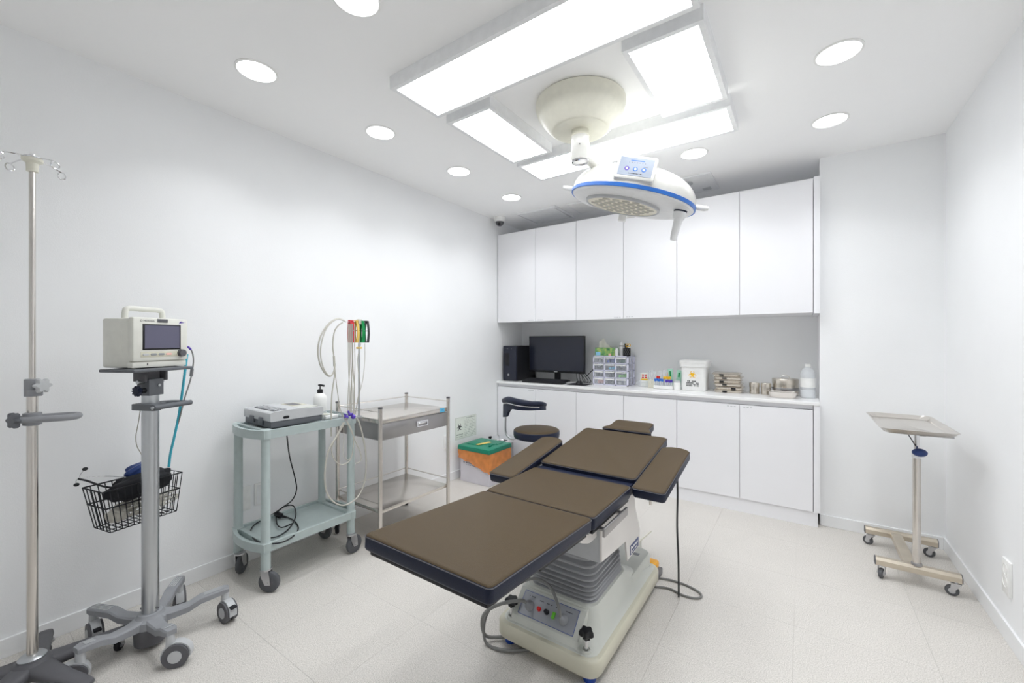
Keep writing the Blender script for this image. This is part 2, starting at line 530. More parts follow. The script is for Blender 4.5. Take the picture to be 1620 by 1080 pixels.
b = B(); box(b, -1.77, -1.50, 3.40, 3.72, 2.491, 2.4995, 0.002); obj('plate', b, 'frame_white', t)
b = B(); box(b, -1.75, -1.52, 3.42, 3.70, 2.489, 2.491); obj('inner_panel', b, 'white', t, smooth=0)
cx, cy = -2.50, 3.38
t = thing('dome_camera', 'white dome security camera with dark eye on the ceiling', 'camera', (cx, cy, H))
b = B(); lathe(b, [(0.062, H - 0.0005), (0.062, H - 0.012), (0.056, H - 0.035), (0.046, H - 0.048), (0.044, H - 0.04)], (cx, cy, 0), 28); obj('housing', b, 'white', t)
b = B(); sph(b, (cx, cy, H - 0.05), (0.042, 0.042, 0.040)); obj('dome', b, 'grey_x', t)
b = B(); cyl(b, (cx + 0.010, cy - 0.022, H - 0.066), (cx + 0.018, cy - 0.038, H - 0.080), 0.014); obj('eye', b, 'black', t)

# ------------------------------------------------------------------ cabinets
DX = [-2.585, -2.127, -1.694, -1.250, -0.815, -0.376, 0.063]
YD = 3.462    # door front plane
def cabinet(i, z0, z1, label, upper):
    x0, x1 = DX[2 * i], DX[2 * i + 2]
    t = thing('upper_cabinet' if upper else 'base_cabinet', label, 'cabinet', ((x0 + x1) / 2, 3.70, z0))
    b = B(); box(b, x0 + 0.001, x1 - 0.001, YD + 0.021, YN - 0.002, z0 + 0.002, z1 - 0.002)
    obj('body', b, 'cab', t, smooth=0)
    for k in (0, 1):
        a, c_ = DX[2 * i + k], DX[2 * i + k + 1]
        b = B(); box(b, a + 0.0018, c_ - 0.0018, YD, YD + 0.018, z0, z1, 0.0012)
        d = obj('door', b, 'cab', t, smooth=0)
        # slim pull marks at the meeting edge
        if (upper and i < 2) or (not upper and i != 1):
            e = c_ - 0.02 if k == 0 else a + 0.02
            zz = z0 + 0.014 if upper else z1 - 0.016
            b = B()
            for q in range(3):
                s_ = -1 if k == 0 else 1
                xa = e + s_ * (0.004 + q * 0.022)
                box(b, min(xa, xa + s_ * 0.014), max(xa, xa + s_ * 0.014), YD - 0.0012, YD + 0.001, zz - 0.002, zz + 0.002)
            obj('pull_mark', b, 'grey_l', d, smooth=0)
    return t
cabinet(0, 1.445, 2.348, 'white double-door wall cabinet above the computer', True)
cabinet(1, 1.445, 2.348, 'white double-door wall cabinet above the drawer organizer and sample tubes', True)
cabinet(2, 1.445, 2.348, 'white double-door wall cabinet above the steel trays and drum', True)
cabinet(0, 0.102, 0.787, 'white double-door base cabinet below the computer, beside the stool', False)
cabinet(1, 0.102, 0.787, 'white double-door base cabinet below the drawer organizer, behind the table headrest', False)
cabinet(2, 0.102, 0.787, 'white double-door base cabinet below the steel trays and drum', False)
b = B(); box(b, DX[6] + 0.002, XN - 0.002, YD - 0.004, YN - 0.002, 1.44, 2.356)
solo('cabinet_end_panel', b, 'cab', 'narrow white end panel closing the wall cabinets against the pier', 'panel', (0.08, 3.7, 1.44), smooth=0)
b = B(); box(b, DX[6] + 0.002, XN - 0.002, YD - 0.004, YN - 0.002, 0.102, 0.819)
solo('cabinet_end_panel', b, 'cab', 'narrow white end panel closing the base cabinets under the counter end', 'panel', (0.08, 3.7, 0.102), smooth=0)
b = B(); box(b, XL + 0.001, DX[0] - 0.002, YD + 0.002, 3.52, 0.0, 2.348)
b2 = B(); box(b2, XL + 0.001, XN - 0.012, 3.474, YN - 0.002, 0.0, 0.1)
solo('cabinet_plinth', b2, 'cab', 'white kick plinth along the floor under the base cabinets', 'plinth', (-1.2, 3.7, 0), smooth=0)
b.free()
b = B(); box(b, XL + 0.001, DX[6], 3.485, YN - 0.002, 0.789, 0.8195)
solo('counter_rail', b, 'cab', 'recessed shadowed finger rail between counter and base cabinet doors', 'rail', (-1.2, 3.7, 0.789), smooth=0)
ZC = 0.842
b = B(); box(b, XL + 0.001, XN - 0.001, 3.45, YN - 0.001, 0.82, ZC, 0.003)
solo('countertop', b, 'counter', 'long glossy white countertop under the wall cabinets', 'countertop', (-1.2, 3.7, 0.82), smooth=0)

# ------------------------------------------------------------------ wall plates and notice
def socket(y, z, h, w, X, sgn, label, holes=True):
    t = thing('wall_socket' if holes else 'blank_wall_plate', label, 'wall socket' if holes else 'wall plate', (X, y, z))
    b = B(); box(b, min(X, X + sgn * 0.011), max(X, X + sgn * 0.011), y - w / 2, y + w / 2, z - h / 2, z + h / 2, 0.003)
    obj('plate', b, 'white', t)
    if holes:
        for dz in (-0.026, 0.026):
            M = frame((X + sgn * 0.0108, y, z + dz + 0.006), (0, 1, 0), (0, 0, 1), (sgn, 0, 0))
            b = B(); lathe(b, [(0.0235, 0), (0.0235, 0.0016), (0.021, 0.0016), (0.0205, -0.004), (0.0, -0.004)], n=24, M=M, cap0=False)
            f = obj('socket_face', b, 'white', t)
            for dy in (-0.0095, 0.0095):
                b = B(); cyl(b, M @ Vector((dy, 0, -0.0045)), M @ Vector((dy, 0, -0.0025)), 0.003, n=10); obj('contact_pin', b, 'steel_d', f)
    else:
        M = frame((X + sgn * 0.0112, y, z), (0, 1, 0), (0, 0, 1), (sgn, 0, 0))
        b = B(); box(b, -w * 0.4, w * 0.4, -h * 0.42, h * 0.42, 0, 0.002, M=M); obj('cover', b, 'frame_white', t)
socket(1.062, 0.362, 0.135, 0.085, XL, 1, 'double wall socket on the left wall behind the green cart')
socket(1.17, 0.367, 0.128, 0.088, XL, 1, 'blank white wall plate beside the socket behind the green cart', False)
socket(2.715, 0.358, 0.118, 0.075, XL, 1, 'blank white wall plate low on the wall beside the biohazard notice', False)
socket(2.607, 0.268, 0.145, 0.075, XR, -1, 'double wall socket low on the right wall beside the tray stand')

t = thing('biohazard_notice', 'printed paper biohazard notice on the wall above the green-lidded bin', 'notice', (XL, 2.97, 0.45))
M = frame((XL + 0.0006, 2.972, 0.45), (0, 1, 0), (0, 0, 1), (1, 0, 0))
b = B(); box(b, -0.15, 0.15, -0.1, 0.1, 0, 0.0012, M=M); obj('sheet', b, 'paper', t, smooth=0)
M2 = M @ Matrix.Translation((0, 0, 0.0012))
b = B(); rng = random.Random(4)
for (x0, x1, y0, y1) in ((-0.148, 0.148, 0.0965, 0.098), (-0.148, 0.148, -0.098, -0.0965), (-0.148, -0.1465, -0.098, 0.098), (0.1465, 0.148, -0.098, 0.098)):
    box(b, x0, x1, y0, y1, 0, 0.0003, M=M2)
strokes(b, rng, -0.02, 0.13, 0.083, 0.009, M2)
for q in range(11): strokes(b, rng, -0.02, 0.14, 0.064 - q * 0.0145, 0.0042, M2, gap=0.5)
strokes(b, rng, -0.135, -0.045, -0.058, 0.011, M2); strokes(b, rng, -0.135, -0.045, -0.078, 0.006, M2)
obj('print', b, 'ink_l', t, smooth=0)
def biohazard(bm, M, R, th=0.0004):
    """three open rings around a centre ring"""
    for k in range(3):
        a = math.radians(90 + 120 * k)
        c = Vector((math.cos(a), math.sin(a), 0)) * R * 0.55
        pts_o, pts_i = [], []
        n = 20
        for i in range(n + 1):
            tt = a + math.radians(28) + (2 * math.pi - math.radians(56)) * i / n
            pts_o.append(c + Vector((math.cos(tt), math.sin(tt), 0)) * R * 0.5)
            pts_i.append(c + Vector((math.cos(tt), math.sin(tt), 0)) * R * 0.33 + Vector((math.cos(a), math.sin(a), 0)) * R * 0.09)
        for i in range(n):
            bm.faces.new([bm.verts.new(M @ (v + Vector((0, 0, th)))) for v in (pts_o[i], pts_o[i + 1], pts_i[i + 1], pts_i[i])])
    n = 24
    for i in range(n):
        p = []
        for rr, j in ((0.42, i), (0.42, i + 1), (0.32, i + 1), (0.32, i)):
            tt = 2 * math.pi * j / n
            p.append(bm.verts.new(M @ Vector((math.cos(tt) * R * rr, math.sin(tt) * R * rr, th * 1.5))))
        bm.faces.new(p)
b = B(); biohazard(b, M2 @ Matrix.Translation((-0.09, 0.01, 0)), 0.036); obj('hazard_symbol', b, 'ink', t, smooth=0)
# ------------------------------------------------------------------ operating table
TX = -0.845
t = thing('operating_table', 'operating table with brown-topped navy vinyl cushions on a pale moulded pedestal', 'operating table', (-0.823, 1.79, 0))
T = t
def cushion(name, poly, zc, thick, M, seam=True):
    """upholstered pad: brown top cover, navy sides"""
    b = B()
    e = 0.010
    def shrink(p, d):
        cx_ = sum(q[0] for q in p) / len(p); cy_ = sum(q[1] for q in p) / len(p)
        hx_ = max(abs(q[0] - cx_) for q in p); hy_ = max(abs(q[1] - cy_) for q in p)
        return [(cx_ + (x - cx_) * (1 - d / hx_), cy_ + (y - cy_) * (1 - d / hy_)) for x, y in p]
    z1 = zc; z0 = zc - thick
    rs = []
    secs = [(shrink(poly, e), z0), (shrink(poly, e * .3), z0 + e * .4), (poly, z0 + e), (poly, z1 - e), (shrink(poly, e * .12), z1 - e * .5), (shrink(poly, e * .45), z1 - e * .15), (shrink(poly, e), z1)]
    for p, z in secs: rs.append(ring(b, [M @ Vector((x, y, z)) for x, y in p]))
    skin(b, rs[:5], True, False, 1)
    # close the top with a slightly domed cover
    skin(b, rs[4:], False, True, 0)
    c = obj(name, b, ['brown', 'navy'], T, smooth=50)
    if seam:
        b = B(); tube(b, [M @ Vector((x, y, z1 - e * 0.72)) for x, y in (shrink(poly, -0.0006) + shrink(poly, -0.0006)[:1])], 0.0014, 5, 1, closed=False)
        obj('seam_piping', b, 'grey_x', c)
    return c
HW = 0.243
# leg section, slightly raised towards the foot
Ml = Matrix.Translation((TX, 1.366, 0.632)) @ Matrix.Rotation(math.radians(-3.8), 4, 'X')
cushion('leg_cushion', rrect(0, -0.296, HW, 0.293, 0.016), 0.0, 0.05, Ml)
b = B(); box(b, -0.225, 0.225, -0.575, -0.02, -0.064, -0.051, 0.004, M=Ml)
box(b, -0.21, -0.17, -0.30, 0.02, -0.082, -0.064, M=Ml); box(b, 0.17, 0.21, -0.30, 0.02, -0.082, -0.064, M=Ml)
obj('leg_board', b, 'black', T)
# seat section, level
Ms = Matrix.Translation((TX, 1.565, 0.632))
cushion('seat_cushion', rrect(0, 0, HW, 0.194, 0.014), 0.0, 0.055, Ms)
b = B(); box(b, -0.235, 0.235, -0.185, 0.19, -0.068, -0.0555, 0.003, M=Ms); obj('seat_board', b, 'black', T)
# back section, raised towards the head
Mb = Matrix.Translation((TX, 1.80, 0.645)) @ Matrix.Rotation(math.radians(8.3), 4, 'X')
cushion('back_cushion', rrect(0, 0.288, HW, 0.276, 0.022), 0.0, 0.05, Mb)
b = B(); box(b, -0.225, 0.225, 0.0, 0.56, -0.064, -0.051, 0.003, M=Mb); obj('back_board', b, 'black', T)
b = B(); prism(b, [(1.757, 0.625), (1.757, 0.575), (1.80, 0.590), (1.812, 0.625)], TX - 0.235, TX + 0.235, YZ); obj('hinge_gusset', b, 'navy', T, smooth=0)
# head section
Mh = Matrix.Translation((TX + 0.004, 2.365, 0.738)) @ Matrix.Rotation(math.radians(8.3), 4, 'X')
hp = []
for x, y, r in ((0.155, 0.0, 0.01), (0.118, 0.05, 0.02), (0.118, 0.172, 0.02), (-0.118, 0.172, 0.02), (-0.118, 0.05, 0.02), (-0.155, 0.0, 0.01)): hp.append((x, y))
def round_poly(p, r, n=4):
    out = []
    N = len(p)
    for i in range(N):
        a, c_, d = Vector(p[i - 1]), Vector(p[i]), Vector(p[(i + 1) % N])
        u = (a - c_); v = (d - c_); rr = min(r, u.length * .45, v.length * .45)
        s_, e_ = c_ + u.normalized() * rr, c_ + v.normalized() * rr
        for k in range(n + 1):
            q = k / n
            o_ = s_ * (1 - q) ** 2 + c_ * 2 * q * (1 - q) + e_ * q * q
            out.append((o_.x, o_.y))
    return out
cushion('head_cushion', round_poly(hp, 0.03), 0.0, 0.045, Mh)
b = B(); box(b, -0.05, -0.03, -0.1, 0.1, -0.06, -0.046, M=Mh); box(b, 0.03, 0.05, -0.1, 0.1, -0.06, -0.046, M=Mh); obj('head_support', b, 'steel', T)
# arm rests
def armrest(cx, y0, y1, z0, w):
    L = y1 - y0
    Ma = Matrix.Translation((cx, y0, z0)) @ Matrix.Rotation(math.radians(8.6), 4, 'X')
    poly = round_poly([(w / 2, 0), (w / 2, L), (-w / 2, L), (-w / 2, 0)], 0.012)
    poly = []
    for i in range(9):
        a = math.radians(180 * i / 8); poly.append((w / 2 * math.cos(a), L - 0.035 + 0.035 * math.sin(a)))
    poly += [(-w / 2, 0.01), (-w / 2 + 0.01, 0), (w / 2 - 0.01, 0), (w / 2, 0.01)]
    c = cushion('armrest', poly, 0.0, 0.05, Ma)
    b = B(); box(b, -w * .38, w * .38, 0.03, L - 0.05, -0.062, -0.0505, 0.003, M=Ma)
    cyl(b, Ma @ Vector((0, 0.12, -0.06)), Ma @ Vector((0, 0.12, -0.085)), 0.008)
    obj('arm_board', b, 'black', c)
    b = B(); cyl(b, Ma @ Vector((0, 0.03, -0.05)), Ma @ Vector((0, 0.03, -0.078)), 0.006, n=10); obj('arm_pin', b, 'steel', c)
    sx = 1 if cx > TX else -1
    b = B(); tube(b, [Ma @ Vector((0, 0.12, -0.085)), Ma @ Vector((-sx * 0.09, 0.12, -0.085)), Ma @ Vector((-sx * 0.16, 0.12, -0.085))], 0.009, 10, 2); obj('arm_bracket', b, 'steel', c)
armrest(-0.529, 1.752, 2.255, 0.630, 0.138)
armrest(-1.161, 1.572, 2.095, 0.628, 0.138)
# frame box under the seat with side panels
def side_panel(x0, x1):
    b = B(); prism(b, [(1.50, 0.565), (1.50, 0.41), (1.765, 0.385), (1.785, 0.292), (1.945, 0.297), (1.955, 0.365), (1.89, 0.49), (1.875, 0.565)], x0, x1, YZ)
    return obj('side_panel', b, 'panel_w', T, smooth=0)
side_panel(-0.634, -0.626); side_panel(-1.064, -1.056)
for y_, z_ in ((1.505, 0.40), (1.86, 0.33)):
    b = B(); box(b, -1.055, -0.635, y_, y_ + 0.01, z_, 0.565); obj('frame_cover', b, 'grey_l', T, smooth=0)
b = B(); box(b, -1.06, -0.63, 1.43, 1.90, 0.553, 0.566); obj('frame', b, 'steel_d', T, smooth=0)
b = B(); box(b, -0.98, -0.70, 1.55, 1.84, 0.40, 0.553); obj('lift_head', b, 'steel_d', T, smooth=0)
for sx in (-0.655, -1.035):
    b = B(); prism(b, round_poly([(1.33, 0.575), (1.52, 0.57), (1.52, 0.50), (1.44, 0.498), (1.36, 0.53)], 0.02), sx - 0.006, sx + 0.006, YZ); obj('hinge_bracket', b, 'panel_w', T, smooth=0)
    b = B(); cyl(b, (sx - 0.012, 1.42, 0.545), (sx + 0.012, 1.42, 0.545), 0.006, n=10); obj('hinge_bolt', b, 'steel_d', T)
# side rails on studs
for sx, x in ((1, -0.588), (-1, -1.102)):
    b = B(); box(b, x - 0.005, x + 0.005, 1.425, 1.668, 0.542, 0.574, 0.002)
    r_ = obj('side_rail', b, 'steel_d', T)
    for y in (1.45, 1.63):
        b = B(); cyl(b, (x, y, 0.560), (x - sx * 0.05, y, 0.560), 0.008, n=10); obj('rail_stud', b, 'steel_d', r_)
M = frame((-0.6258, 1.875, 0.322), (0, 1, 0), (0, 0, 1), (1, 0, 0))
b = B(); box(b, -0.055, 0.055, -0.021, 0.021, 0, 0.001, M=M); pl = obj('maker_plate', b, 'blue_d', T, smooth=0)
b = B(); rng = random.Random(2); box(b, -0.050, -0.044, -0.016, 0.016, 0.001, 0.0015, M=M)
strokes(b, rng, -0.036, 0.045, 0.006, 0.011, M @ Matrix.Translation((0, 0, 0.001))); strokes(b, rng, -0.036, 0.045, -0.011, 0.006, M @ Matrix.Translation((0, 0, 0.001)))
obj('plate_print', b, 'white', pl, smooth=0)
# bellows
BX, BY = -0.822, 1.70
b = B(); secs = []
n = 9
z = 0.205
for i in range(n):
    q = i / (n - 1)
    dz = 0.014 + 0.022 * q ** 2
    hx, hy = 0.150 - 0.010 * q, 0.178 - 0.012 * q
    for d, zz in ((0.016, z), (0.002, z + dz * .22), (0.0, z + dz * .38), (0.002, z + dz * .54), (0.017, z + dz * .88)):
        secs.append((rrect(BX, BY, hx - d, hy - d, 0.045), zz))
    z += dz
secs.append((rrect(BX, BY, 0.125, 0.15, 0.04), 0.48))
loft(b, secs); obj('bellows', b, 'bellows', T, smooth=30)
# moulded pedestal base
b = B()
PX, PY = -0.823, 1.79
def sec(hx, hy, r, z, cy=PY): return (rrect(PX, cy, hx, hy, r, 6), z)
loft(b, [sec(0.222, 0.405, 0.05, 0.036), sec(0.2275, 0.41, 0.055, 0.045), sec(0.2275, 0.41, 0.055, 0.090), sec(0.2225, 0.405, 0.052, 0.098), sec(0.210, 0.392, 0.046, 0.1005)])
obj('base_skirt', b, 'beige', T, smooth=45)
b = B()
loft(b, [sec(0.2095, 0.3915, 0.046, 0.098), sec(0.2075, 0.389, 0.045, 0.1035), sec(0.196, 0.350, 0.05, 0.112, 1.79), sec(0.184, 0.29, 0.05, 0.135, 1.775), sec(0.174, 0.24, 0.05, 0.165, 1.74), sec(0.165, 0.205, 0.05, 0.195, 1.71), sec(0.160, 0.192, 0.05, 0.210, 1.70), sec(0.152, 0.182, 0.045, 0.212, 1.70)])
base = obj('base_cover', b, 'beige_g', T, smooth=45)
b = B()
loft(b, [(rrect(PX, 2.03, 0.185, 0.165, 0.05, 6), 0.10), (rrect(PX, 2.03, 0.185, 0.165, 0.05, 6), 0.155), (rrect(PX, 2.03, 0.178, 0.158, 0.045, 6), 0.166), (rrect(PX, 2.03, 0.165, 0.145, 0.04, 6), 0.168)])
obj('rear_housing', b, 'beige_g', T, smooth=45)
b = B(); Mg = Matrix.Translation((-0.70, 2.105, 0.1685)); box(b, -0.022, 0.022, -0.012, 0.012, 0, 0.001, M=Mg); obj('button_pad', b, 'grey_m', T, smooth=0)
# sloped control panel at the foot end
yd = 0.062; zd = 0.095
Mp = frame((-0.835, 1.4566, 0.1664), (1, 0, 0), (0, 0.72, 0.69), (0, -0.69, 0.72))
b = B(); prism(b, [(1.405, 0.095), (1.418, 0.128), (1.497, 0.203), (1.56, 0.203), (1.56, 0.095)], -0.985, -0.685, YZ); obj('panel_wedge', b, 'beige_g', T, smooth=0)
b = B(); box(b, -0.125, 0.125, -0.045, 0.045, 0, 0.003, M=Mp); cp = obj('control_panel', b, 'plate', T, smooth=0)
b = B()
for q in ((-0.125, 0.125, 0.0435, 0.045), (-0.125, 0.125, -0.045, -0.0435), (-0.125, -0.1235, -0.045, 0.045), (0.1235, 0.125, -0.045, 0.045)): box(b, *q, 0.003, 0.0036, M=Mp)
obj('panel_border', b, 'blue_k', cp, smooth=0)
b = B(); cyl(b, Mp @ Vector((-0.040, -0.004, 0.003)), Mp @ Vector((-0.040, -0.004, 0.014)), 0.009, 0.007); obj('red_button', b, 'red_b', cp, label='small red button')
b = B(); cyl(b, Mp @ Vector((-0.004, -0.004, 0.003)), Mp @ Vector((-0.004, -0.004, 0.018)), 0.010, 0.008); obj('fuse_cap', b, 'black', cp, label='black fuse cap')
b = B(); box(b, 0.022, 0.034, -0.018, 0.006, 0.003, 0.010, 0.001, M=Mp); obj('power_switch', b, 'lime', cp, label='green lit rocker switch')
for x in (-0.085, 0.072):
    b = B(); lathe(b, [(0.020, 0.003), (0.019, 0.012), (0.013, 0.024), (0.008, 0.032), (0.006, 0.044)], (x, -0.006, 0), 20, M=Mp); obj('plug', b, 'grey_m', cp)
b = B(); rng = random.Random(9)
for x0, x1, y in ((-0.10, -0.07, 0.030), (-0.052, -0.030, 0.026), (-0.014, 0.010, 0.026), (0.02, 0.045, 0.026), (0.07, 0.10, 0.026)): strokes(b, rng, x0, x1, y, 0.004, Mp @ Matrix.Translation((0, 0, 0.003)))
obj('panel_print', b, 'ink', cp, smooth=0)
# cables of the control panel
pA = Mp @ Vector((-0.085, -0.006, 0.04)); pB = Mp @ Vector((0.072, -0.006, 0.04))
b = B(); tube(b, [pA, Mp @ Vector((-0.095, -0.015, 0.075)), Vector((-0.99, 1.33, 0.205)), Vector((-1.06, 1.32, 0.14)), Vector((-1.08, 1.36, 0.03)), Vector((-1.02, 1.42, 0.012)), Vector((-0.95, 1.46, 0.012))], 0.0065, 10, 8); obj('panel_cable', b, 'cable_g', T)
b = B(); tube(b, [pB, Mp @ Vector((0.065, 0.02, 0.075)), Mp @ Vector((0.0, 0.075, 0.07)), Mp @ Vector((-0.09, 0.075, 0.065)), Vector((-1.02, 1.40, 0.20)), Vector((-1.085, 1.37, 0.10)), Vector((-1.07, 1.35, 0.012)), Vector((-0.98, 1.36, 0.010)), Vector((-0.90, 1.42, 0.010))], 0.006, 10, 8); obj('panel_cable', b, 'cable_g', T)
# levelling knobs and blue feet
for x, y in ((-0.655, 1.425), (-0.992, 1.425)):
    b = B(); lathe(b, [(0.021, 0.1), (0.020, 0.114), (0.014, 0.114), (0.013, 0.1)], (x, y, 0), 20, cap0=False, cap1=False); obj('knob_well', b, 'beige_g', T)
    b = B(); cyl(b, (x, y, 0.06), (x, y, 0.165), 0.0085, n=12); k = obj('levelling_screw', b, 'chrome', T)
    b = B(); poly = []
    for i in range(30):
        a = 2 * math.pi * i / 30; rr = 0.0245 + 0.0042 * math.cos(5 * a); poly.append((x + rr * math.cos(a), y + rr * math.sin(a)))
    sh = [(x + (px_ - x) * .85, y + (py_ - y) * .85) for px_, py_ in poly]; sm = [(x + (px_ - x) * .5, y + (py_ - y) * .5) for px_, py_ in poly]
    loft(b, [(sm, 0.150), (sm, 0.158), (sh, 0.162), (poly, 0.166), (poly, 0.178), (sh, 0.184)]); obj('levelling_knob', b, 'black', k)
for x, y in ((-0.645, 1.43), (-1.0, 1.43), (-0.645, 2.15), (-1.0, 2.15)):
    b = B(); lathe(b, [(0.022, 0.0), (0.024, 0.006), (0.020, 0.022), (0.020, 0.037)], (x, y, 0), 18); obj('foot', b, 'blue_k', T)
# black strap hanging from the right arm rest and cable loop on the floor
b = B(); tube(b, [(-0.500, 2.13, 0.622), (-0.4975, 2.13, 0.50), (-0.500, 2.131, 0.35), (-0.494, 2.132, 0.18), (-0.493, 2.135, 0.006)], 0.0085, 8, 6, flat=0.55); solo('strap', b, 'black', 'black webbing strap hanging from the table armrest to the floor', 'strap', (-0.493, 2.135, 0))
pts = [at(x, y, z=0.006) for x, y in ((1030, 917), (1040, 914), (1060, 917), (1085, 925), (1104, 935), (1110, 943), (1100, 946), (1080, 941), (1060, 931), (1042, 928), (1028, 927))]
b = B(); tube(b, pts, 0.005, 8, 6); solo('floor_cable', b, 'cable_g', 'dark grey cable looped on the floor beside the table pedestal', 'cable', (-0.5, 2.05, 0))
# hand control tray and amber foot switch behind the pedestal
t = thing('foot_switch', 'amber-topped foot switch on the floor at the far end of the pedestal', 'foot switch', (-0.68, 2.262, 0))
b = B(); box(b, -0.745, -0.615, 2.215, 2.31, 0, 0.035, 0.006); obj('housing', b, 'grey_d', t)
b = B(); box(b, -0.735, -0.63, 2.222, 2.30, 0.035, 0.075, 0.012); obj('pedal', b, 'amber', t)
t = thing('foot_controller', 'pale grey foot controller with antenna-like lever beside the amber foot switch', 'foot controller', (-0.87, 2.42, 0))
b = B(); prism(b, [(2.27, 0.0), (2.27, 0.04), (2.31, 0.06), (2.50, 0.06), (2.50, 0.0)], -0.99, -0.79, YZ); obj('housing', b, 'beige_g', t, smooth=0)
b = B(); box(b, -0.97, -0.90, 2.32, 2.48, 0.06, 0.085, 0.008); box(b, -0.87, -0.81, 2.32, 2.48, 0.06, 0.08, 0.008); obj('pedal', b, 'white', t)
b = B(); tube(b, [(-0.80, 2.45, 0.055), (-0.77, 2.50, 0.085), (-0.745, 2.54, 0.11)], 0.004, 8, 3); obj('lever', b, 'cream', t)

# ------------------------------------------------------------------ surgical lamp
SX, SY = -0.955, 2.0
LC = Vector((-0.778, 2.29, 2.035))
g = Vector((LC.x, LC.y, 0)).normalized(); rr_ = Vector((g.y, -g.x, 0)); up = Vector((0, 0, 1))
ax = (rr_ * math.cos(math.radians(14)) - up * math.sin(math.radians(14))).normalized()
bx = (g * math.cos(math.radians(5)) + up * math.sin(math.radians(5))); bx = (bx - ax * bx.dot(ax)).normalized()
nx = ax.cross(bx).normalized()
ML = frame(LC, ax, bx, nx)
t = thing('surgical_lamp', 'white ceiling-mounted surgical lamp with blue-rimmed dome head over the table', 'surgical lamp', (SX, SY, H))
L = t
b = B(); lathe(b, [(0.222, 2.4995), (0.232, 2.494), (0.232, 2.470), (0.226, 2.450), (0.212, 2.425), (0.190, 2.395), (0.165, 2.368), (0.150, 2.356), (0.143, 2.352), (0.135, 2.352)], (SX, SY, 0), 56); obj('ceiling_canopy', b, 'cream', L)
b = B(); lathe(b, [(0.137, 2.356), (0.137, 2.3515)], (SX, SY, 0), 48); obj('canopy_plate', b, 'cream', L)
b = B(); lathe(b, [(0.046, 2.356), (0.046, 2.325), (0.049, 2.322), (0.049, 2.318)], (SX, SY, 0), 32); obj('collar', b, 'cream', L)
b = B(); lathe(b, [(0.0475, 2.318), (0.0475, 2.198), (0.045, 2.194)], (SX, SY, 0), 32); st = obj('stem', b, 'white_gloss', L)
b = B(); lathe(b, [(0.0465, 2.1945), (0.045, 2.186), (0.038, 2.184), (0.037, 2.190), (0.0, 2.190)], (SX, SY, 0), 32); obj('stem_cap', b, 'chrome', st)
b = B(); Mt = frame((SX + 0.010, SY - 0.0478, 2.28), (1, 0, 0), (0, 0, 1), (0, -1, 0)); rng = random.Random(5)
b2 = B(); cyl(b2, (SX + 0.02, SY - 0.046, 2.262), (SX + 0.02, SY - 0.0495, 2.262), 0.003, n=8); obj('set_screw', b2, 'black', st); b.free()
E1 = Vector((-0.80, 2.66, 2.15))
b = B(); tube(b, [(SX, SY, 2.225), (SX + 0.03, SY + 0.05, 2.21), (SX + 0.06, SY + 0.22, 2.18), E1], 0.026, 16, 6); obj('spring_arm', b, 'white_gloss', L)
yk = ML @ Vector((-0.06, 0.36, 0.0))
b = B(); tube(b, [E1, E1 + Vector((-0.01, 0.06, -0.05)), yk + Vector((-.01, 0.06, 0.0)), yk], 0.022, 14, 5); obj('yoke', b, 'white_gloss', L)
b = B(); box(b, -0.085, -0.035, 0.325, 0.385, -0.055, 0.02, 0.006, M=ML); obj('pivot_block', b, 'white', L)
# head
RH = 0.335
b = B(); prof = []
for i in range(14):
    a = math.radians(90 * i / 13)
    prof.append((max(RH * math.cos(a) ** 0.62, 0.0), 0.150 * math.sin(a) ** 0.95))
lathe(b, [(RH - 0.006, -0.006)] + prof, n=72, M=ML); hd = obj('lamp_head', b, 'white_gloss', L, smooth=40)
b = B(); lathe(b, [(RH - 0.012, 0.002), (RH + 0.0035, 0.002), (RH + 0.0035, -0.016), (RH - 0.002, -0.017), (RH - 0.012, -0.014)], n=72, M=ML, cap0=False, cap1=False); obj('rim_band', b, 'blue', hd)
b = B(); lathe(b, [(RH - 0.003, -0.0145), (RH - 0.012, -0.024), (RH - 0.06, -0.030), (0.21, -0.030), (0.0, -0.030)], n=72, M=ML, cap0=False); obj('underside', b, 'frame_white', hd)
Mw = ML @ Matrix.Translation((-0.045, 0.0, -0.030))
b = B(); lathe(b, [(0.204, 0.001), (0.204, -0.012), (0.196, -0.016), (0.192, -0.010)], n=64, M=Mw, cap0=False, cap1=False); obj('window_bezel', b, 'grey_l', hd)
b = B(); lathe(b, [(0.195, -0.004), (0.194, -0.011)], n=64, M=Mw); win = obj('light_window', b, 'lens', hd)
sp = 0.052
for i in range(-4, 5):
    for j in range(-4, 5):
        x = sp * (i + 0.5 * (j % 2)); y = sp * 0.87 * j
        if math.hypot(x, y) < 0.165:
            b = B(); lathe(b, [(0.021, -0.0105), (0.021, -0.0125), (0.013, -0.0135), (0.010, -0.0115), (0.0, -0.0115)], (x, y, 0), 14, M=Mw); obj('led_lens', b, 'lens_d', hd)
